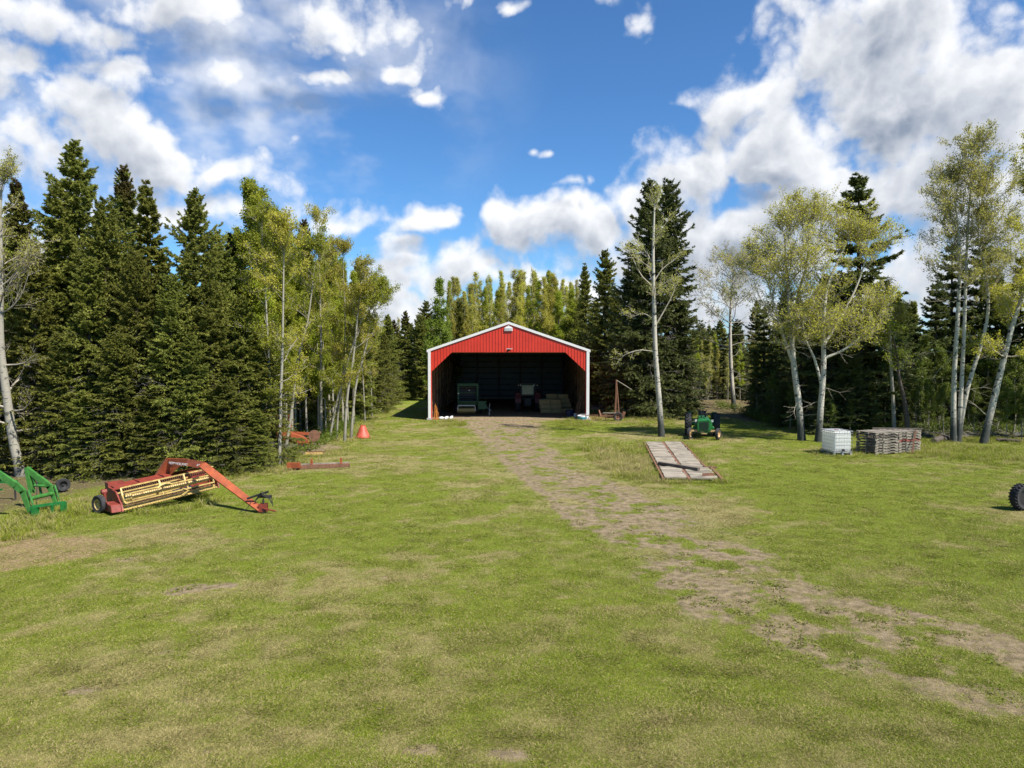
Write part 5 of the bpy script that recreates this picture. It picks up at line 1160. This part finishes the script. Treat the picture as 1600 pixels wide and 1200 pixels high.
# ------------------------------------------------------------------ green front loader at the far left
def build_loader():
    g = thing('front_loader', 'bright green tractor front loader frame standing on the grass at the far left', 'loader', (-14.9, 22.1, 0)); O = Vector((-14.9, 22.1, 0)); L = lambda v: v - O
    def arm(y, px):
        pts = [PZ(*p) for p in px]
        return [Vector((p.x, y, p.z)) for p in pts]
    A = (22.2, [(-58, 706, 22.2), (-6, 738, 22.2), (22, 757, 22.2), (33, 768, 22.2), (38, 790, 22.2), (43, 805, 22.2)]); B = (23.5, [(38, 731, 23.5), (52, 742, 23.5), (65, 751, 23.5), (75, 760, 23.5), (80, 778, 23.5), (84, 793, 23.5)])
    for (y, px), ext in ((A, 0), (B, 1)):
        p = arm(y, px); m = MB()
        if ext: p = p
        hs = [.11, .15, .19, .15, .10, .08]
        for i in range(len(p) - 1):
            d = (p[i + 1] - p[i]).normalized(); n = Vector((-d.z, 0, d.x)) if d.x > 0 else Vector((d.z, 0, -d.x)); n = Vector((-d.z, 0, d.x))
            if n.z < 0 and abs(d.z) < .7: n = -n
            a, b = p[i] , p[i + 1]; m.prism([L(a + n * .02 + Vector((0, -.05, 0))), L(b + n * .02 + Vector((0, -.05, 0))), L(b - n * hs[i + 1] + Vector((0, -.05, 0))), L(a - n * hs[i] + Vector((0, -.05, 0)))], (0, .10, 0))
        m.build('lift_arm', 'lgreen', g)
        c = MB(); q0, q1 = p[3] + Vector((.10, 0, .02)), p[5] + Vector((.10, 0, .05)); c.tube([L(q0), L(q0.lerp(q1, .6))], .035, 10); c.tube([L(q0.lerp(q1, .6)), L(q1)], .018, 8); c.build('tilt_cylinder', 'lgreen', g)
        c = MB(); c.tube([L(p[1] + Vector((.05, 0, -.2))), L(p[0].lerp(p[1], .6) + Vector((.25, 0, -.75)))], .04, 8); c.build('lift_cylinder', 'green', g)
    MB().tube([L(arm(22.25, [(41, 781, 22.25)])[0]), L(arm(23.45, [(75, 773, 23.45)])[0])], .065, 12).build('cross_tube', 'lgreen', g)
    MB().tube([L(PZ(48, 760, 23.4)), L(PZ(66, 761, 23.4))], .045, 8).build('rear_tube', 'lgreen', g)
    p = arm(23.5, [(38, 731, 23.5), (44, 772, 23.5)]); m = MB(); m.beam(L(p[0]), L(p[1]), .10, .2, up=(0, 1, 0)); m.beam(L(p[0] + Vector((.1, 0, -.15))), L(p[1] + Vector((.12, 0, .3))), .05); m.build('mast', 'lgreen', g)
    m = MB(); a, b = GP(43, 812), GP(94, 803); a.z = .36; b.z = .33; m.beam(L(a), L(b), .07, .08); m.beam(L(a - Vector((0, 0, .28))), L(a.lerp(b, .1) - Vector((0, 0, .28))), .05)
    for k, h, w in ((0, .36, .10), (.10, .36, .05), (.62, .30, .06), (.95, .30, .10), (1.0, .36, .04)):
        q = a.lerp(b, k); m.box(L(Vector((q.x, q.y, h / 2 + .01))), (.07, w, h))
    m.box(L(a.lerp(b, .05) + Vector((.05, 0, -.18))), (.03, .35, .34)); m.box(L(a.lerp(b, .93) + Vector((.05, 0, -.15))), (.03, .30, .30)); m.build('bucket_carrier', 'green', g)
    h = MB()
    h.tube([L(PZ(52, 752, 23.2)), L(PZ(51, 790, 22.9)), L(PZ(50, 806, 22.8))], .012, 5); h.tube([L(PZ(66, 801, 22.7)), L(PZ(74, 795, 22.8)), L(PZ(82, 806, 22.9))], .014, 5); h.build('hydraulic_hose', 'black', g)
    # dark green frame behind it, and a wheel on a stub axle in the shade of the spruces
    f = thing('green_frame', 'dark green steel frame at the left border behind the loader', 'frame', tuple(GP(6, 782)))
    m = MB(); m.beam((-.5, 0, .62), (.35, 0, .62), .07, .09); m.beam((-.9, 0, .3), (-.2, 0, .35), .06); m.build('upright', 'green', f); m = MB(); m.tube([(.24, 0, .6), (.26, 0, 0)], .03, 6); m.build('leg', 'black', f); MB().tube([(-.6, .1, .6), (-.6, .1, 0)], .03, 6).build('leg', 'black', f)
    w = thing('axle_wheel', 'small dark wheel on a bare axle in the shade under the left spruces', 'wheel', tuple(GP(93, 769)), R(-25)); wheel(w, (.0, 0, .24), (1, -.25, 0), .24, .16, 'black'); m = MB(); m.tube([(0, 0, .24), (-.55, .1, .24)], .03, 6); m.tube([(-.5, .1, .24), (-.75, .1, .02)], .035, 6); m.build('axle', 'rust', w)
build_loader()

# ------------------------------------------------------------------ red and yellow mower conditioner
def build_mower():
    O = Vector((-12.75, 22.95, 0)); u = Vector((.675, .737, 0)).normalized(); v = Vector((u.y, -u.x, 0))   # u along the header, v forward
    W = 3.15; tilt = .10
    mw = thing('hay_mower', 'red and yellow pull type hay mower with a long bent orange tongue', 'mower', tuple(O))
    def Q(a, f, z): return u * a + v * f + Vector((0, 0, z * .72 + a * tilt))       # local header coordinates, far end raised
    # end shields
    for a, nm in ((0, 'end_shield'), (W, 'end_shield')):
        m = MB(); m.prism([Q(a, .42, .10), Q(a, .34, .36), Q(a, -.15, .88), Q(a, -1.0, .92), Q(a, -1.05, .35), Q(a, -.6, .14)], u * .05); m.build(nm, 'mred', mw)
    m = MB(); m.prism([Q(-.02, .45, .10), Q(-.02, .38, .42), Q(-.02, -.22, .46), Q(-.02, -.40, .14)], -u * .30); m.prism([Q(-.32, .1, .12), Q(-.32, .1, .52), Q(-.32, -.3, .62), Q(-.32, -.45, .2)], u * .05); m.build('belt_guard', 'mred', mw, bevel=.015)
    # upper covers behind the reel
    m = MB(); m.prism([Q(0, -.42, .88), Q(W * .62, -.42, .86), Q(W * .62, -1.05, .92), Q(0, -1.05, .94)], (0, 0, .04)); m.prism([Q(.0, -1.05, .94), Q(W, -1.05, .92), Q(W, -1.35, .45), Q(0, -1.35, .50)], v * .03)
    for a in (0.1, .9, 1.7): m.box(Q(a, -.75, .97), (.06, .5, .06), Matrix((u, v, Vector((0, 0, 1)))).transposed())
    m.box(Q(.25, -.95, 1.02), (.5, .3, .14), Matrix((u, v, Vector((0, 0, 1)))).transposed()); m.build('top_cover', 'mred', mw)
    m = MB(); m.lathe([(.06, 0), (.09, .02), (.09, .16), (.06, .18)], Q(-.12, -.55, .86), -u, 14); m.tube([Q(-.2, -.5, .86), Q(-.2, -.5, .5)], .05, 8); m.build('drive_housing', 'mred', mw)
    m = MB(); m.box(Q(W / 2, -.62, .40), (W - .1, .10, .5), Matrix((u, v, Vector((0, 0, 1)))).transposed()); m.lathe([(.10, 0), (.10, W - .1)], Q(.05, -.72, .36), u + Vector((0, 0, tilt)), 12); m.build('conditioner_rolls', 'black', mw)
    m = MB(); m.box(Q(W * .82, -.30, .42), (W * .32, .45, .30), Matrix((u, v, Vector((0, 0, 1)))).transposed()); m.box(Q(W * .86, -.35, .80), (.5, .4, .2), Matrix((u, v, Vector((0, 0, 1)))).transposed()); m.build('inner_gearbox', 'mred', mw)
    m = MB(); m.tube([Q(W * .55, .05, .30), Q(W * .75, .05, .33)], .07, 10); m.build('canister', 'steel', mw)
    # cutter bar
    m = MB(); m.beam(Q(.05, .34, .13), Q(W - .02, .34, .13), .09, .05); m.beam(Q(.05, .20, .20), Q(W - .02, .20, .20), .04, .07)
    n = 38
    for i in range(n): a = .08 + i * (W - .16) / (n - 1); m.prism([Q(a - .022, .38, .12), Q(a + .022, .38, .12), Q(a, .52, .12)], (0, 0, .02))
    m.build('cutter_bar', 'yellow', mw)
    # reel: centre tube, spiders, six tined bats
    rc = thingless('reel', mw); cz, cf, rad = .66, .02, .44
    m = MB(); m.lathe([(.075, 0), (.075, W - .5)], Q(.25, cf + .18, cz - .06), u + Vector((0, 0, tilt)), 14); m.lathe([(.13, 0), (.11, .05), (.11, .24), (.13, .28)], Q(.06, cf + .18, cz - .06), u + Vector((0, 0, tilt)), 16); m.build('reel_tube', 'yellow', rc, True)
    for k in range(5):
        a = R(72 * k + 28); f = cf + rad * math.cos(a); z = cz + rad * .82 * math.sin(a)
        b = MB(); b.beam(Q(.12, f, z), Q(W - .1, f, z), .035, .04); b.build('reel_bat', 'yellow', rc)
        t = MB()
        for i in range(44): aa = .15 + i * (W - .28) / 43; t.tube([Q(aa, f, z), Q(aa + .01, f + .02, z - .07), Q(aa + .015, f + .07, z - .15)], .009, 4)
        t.build('tines', 'rust', rc)
    s = MB()
    for aa in (.13, W * .42, W * .68, W - .12):
        for k in range(5): a = R(72 * k + 28); s.beam(Q(aa, cf + .1, cz), Q(aa, cf + rad * math.cos(a), cz + rad * .82 * math.sin(a)), .05, .03)
    s.tube([Q(W * .42 + .25 * math.cos(i), cf + .40 + .02 * i, cz + .10 + .16 * math.sin(i)) for i in (0.2, .9, 1.6, 2.3, 3)], .035, 6); s.tube([Q(W * .60, cf + .42, .18), Q(W * .66, cf + .46, .34), Q(W * .62, cf + .3, .46)], .035, 6)
    s.build('reel_arms', 'yellow', rc)
    m = MB(); m.prism([Q(W - .25, -.2, 1.02), Q(W + .12, -.2, 1.0), Q(W + .14, -.75, .92), Q(W - .2, -.75, .95)], (0, 0, .03)); m.prism([Q(W + .08, .1, .5), Q(W + .08, -.3, 1.0), Q(W + .08, -.5, .95), Q(W + .08, -.1, .45)], u * .04)
    for k in range(4): m.beam(Q(W - .2 + .08 * k, -.2, 1.06), Q(W - .2 + .08 * k, -.78, 1.0), .02)
    m.build('far_bracket', 'yellow', mw)
    # wheels
    wheel(mw, Q(-.42, -.35, .42), (-u * .97 + v * .25), .30, .17, 'yellow'); wheel(mw, Q(W - .2, -1.45, (.30 - (W - .2) * tilt) / .72), u, .30, .17, 'yellow')
    # tongue
    pts = [PZ(238, 748, 24.9), PZ(258, 718, 24.9), PZ(288, 719, 24.6), PZ(316, 724, 24.2), PZ(334, 738, 23.9), PZ(404, 795, 22.9)]
    t = MB(); P_ = [p - O for p in pts]; hh = [.34, .30, .20, .22, .24, .16]; side = v * .16
    for i in range(len(P_) - 1):
        a, b = P_[i], P_[i + 1]; d = (b - a).normalized(); n = d.cross(v).normalized()
        if n.z < 0: n = -n
        if i == 0: n = Vector((d.y * 0, 0, 0)) + (d.cross(v)).normalized(); n = n if n.dot(u) < 0 else -n
        t.prism([a + n * .03 - side / 2, b + n * .03 - side / 2, b - n * hh[i + 1] - side / 2, a - n * hh[i] - side / 2], side)
    t.prism([P_[0] - side * .45, P_[1] - side * .45, P_[1] + u * .55 - side * .45 - Vector((0, 0, .16)), P_[0] + u * .32 - side * .45 - Vector((0, 0, .12))], side * .9)
    t.build('tongue', 'orange', mw)
    h = MB(); e = P_[-1]; h.box(e + Vector((.08, 0, .0)), (.24, .22, .26)); h.beam(e + Vector((.1, -.1, 0)), e + Vector((.55, -.25, -.06)), .06, .03); h.build('hitch', 'mred', mw)
    j = MB(); j.tube([e + Vector((.10, -.05, .30)), e + Vector((.10, -.05, -.17 - .0))], .03, 8); j.lathe([(.10, 0), (.10, .02)], e + Vector((.10, -.05, -e.z + .005)), n=12); j.build('jack', 'black', mw)
    s = MB(); s.tube([e + Vector((-.45, .05, .28)), e + Vector((.25, .0, .52))], .035, 8); s.tube([e + Vector((-.1, .05, .35)), e + Vector((.35, 0, .36))], .05, 8); s.tube([e + Vector((-.3, 0, .2)), e + Vector((-.40, -.1, 0)), e + Vector((-.62, -.2, -e.z + .03))], .012, 5); s.build('drive_shaft', 'black', mw)
    s = MB()
    for k in range(3): s.tube([e + Vector((-.2, 0, .2)), e + Vector((.05, -.05, .42 + .06 * k)), e + Vector((.3 + .05 * k, -.1, .30)), e + Vector((.42, -.12, .12 - .03 * k))], .012, 5)
    s.build('hydraulic_hose', 'black', mw)
    # lettering on the near face of the tongue
    for txt, i0, i1, size, f0 in (('NEW HOLLAND', 1, 3, .12, .02), ('488', 1, 3, .15, .77)):
        cu = bpy.data.curves.new('lettering', 'FONT'); cu.body = txt; cu.size = size; cu.extrude = .003; cu.materials.append(M['plastic'])
        o = link(bpy.data.objects.new('lettering', cu), mw); a, b = P_[i0], P_[i1]; d = (b - a).normalized(); n = d.cross(v).normalized(); n = n if n.z > 0 else -n; w = d.cross(n).normalized(); w = w if w.dot(v) > 0 else -w
        o.matrix_local = Matrix.Translation(a.lerp(b, f0) + v * .0835 - n * .16) @ Matrix((d, n, d.cross(n))).transposed().to_4x4()
build_mower()

# ------------------------------------------------------------------ logs and brush along the right tree line
def build_logs():
    rg = random.Random(21)
    data = [((1444, 683), (1468, 690), .15, 'birch', 'thick pale log lying just right of the pallets'), ((1462, 694), (1483, 686), .17, 'darkbark', 'dark rounded log end beside the birch clump'), ((1478, 690), (1496, 684), .13, 'darkbark', 'short dark log propped against the birch clump'),
            ((1508, 684), (1530, 680), .12, 'birch', 'pale log lying between the birch clump and the leaning birch'), ((1555, 682), (1580, 686), .12, 'birch', 'pale log in the brush pile right of the leaning birch'), ((1585, 684), (1625, 681), .15, 'birch', 'long pale log at the right edge of the picture'), ((1560, 690), (1600, 692), .10, 'darkbark', 'thin dark log low in the brush pile at the right edge'),
            ((1215, 648), (1262, 652), .10, 'poplar', 'fallen grey log at the edge of the wood behind the birches'), ((1250, 646), (1240, 651), .07, 'birch', 'short pale log end beside the fallen grey log')]
    for a, b, r, mt, lb in data:
        p, q = GP(*a), GP(*b); p.z = q.z = r * .8; o = thing('log', lb, 'log', (p.x, p.y, 0), 0, 'logs along the edge of the right wood'); d = q - p; m = MB()
        m.tube([Vector((0, 0, p.z)), d * .35 + Vector((0, rg.uniform(-.05, .05), p.z + .03)), d * .7 + Vector((0, 0, p.z)), d + Vector((0, 0, p.z))], [r, r * .95, r * .9, r * .82], 10); m.build('log_bark', mt, o, True)
        e = MB(); dn = d.normalized(); e.lathe([(r * .86, 0), (r * .86, .012)], Vector((0, 0, p.z)), -dn, 12); e.lathe([(r * .7, 0), (r * .7, .012)], d + Vector((0, 0, p.z)), dn, 12); e.build('cut_end', 'hay', o)
    pts = []; m = Cat(); rr = np.random.default_rng(4)
    n = 420; x0 = rr.uniform(0, 1, n); px = 1440 + x0 * 230; D = rr.uniform(42.5, 45, n); X = (px - 800) / F * D; st = np.stack([X, D, rr.uniform(.02, .3, n)], 1)
    d = unit(rr.normal(size=(n, 3)) * [1, 1, .45]); a = grow(rr, st, d, rr.uniform(.4, 1.6, n), 5, up=0, wig=.2); a[..., 2] = np.abs(a[..., 2]) + .02; m.add(*tubes_np(a, np.full((n, 1), .012) * np.linspace(1, .4, 5)[None], 3))
    tag(mesh_np('brush', *m.get(), M['limb'], None), 'tangle of dead grey branches lying along the right tree line', 'brush', None, 'stuff')
    # leafy undergrowth below the trees
    def under(name, label, mat, pts, sz, seed):
        rr = np.random.default_rng(seed); n = len(pts); k = 26; c = pts[:, None] + rr.normal(size=(n, k, 3)) * [.20, .20, .12] + [0, 0, .2]; c[..., 2] = np.abs(c[..., 2]); c = c.reshape(-1, 3)
        a = unit(rr.normal(size=c.shape)); b = unit(np.cross(a, rr.normal(size=c.shape))); s = (sz * rr.uniform(.5, 1.3, len(c)))[:, None]
        q = np.stack([c - a * s, c + b * s * .6, c + a * s, c - b * s * .6], 1).reshape(-1, 3)
        tag(mesh_np(name, q, np.arange(len(q)).reshape(-1, 4), M[mat], None, False, {'tone': ('FACE', rr.uniform(0, .8, len(c)))}), label, 'undergrowth', None, 'stuff')
    n = 900; px = rr.uniform(1120, 1750, n); D0 = np.interp(px, [1120, 1200, 1300, 1750], [64, 50, 44.5, 42]); D = D0 + rr.exponential(1.6, n)
    under('undergrowth', 'low green brush under the trees right of the yard', 'leaf_under', np.stack([(px - 800) / F * D, D, rr.uniform(0, .35, n)], 1), .055, 5)
    n = 420; D = rr.uniform(29, 60, n); e = np.interp(D, [20, 26, 31, 36, 46, 60], [-16, -15.2, -10.8, -10.1, -10.6, -11.8]); X = e - rr.exponential(.8, n)
    under('undergrowth', 'low brush and young growth along the foot of the left spruces', 'leaf_under', np.stack([X, D, rr.uniform(0, .2, n)], 1), .05, 6)
build_logs()
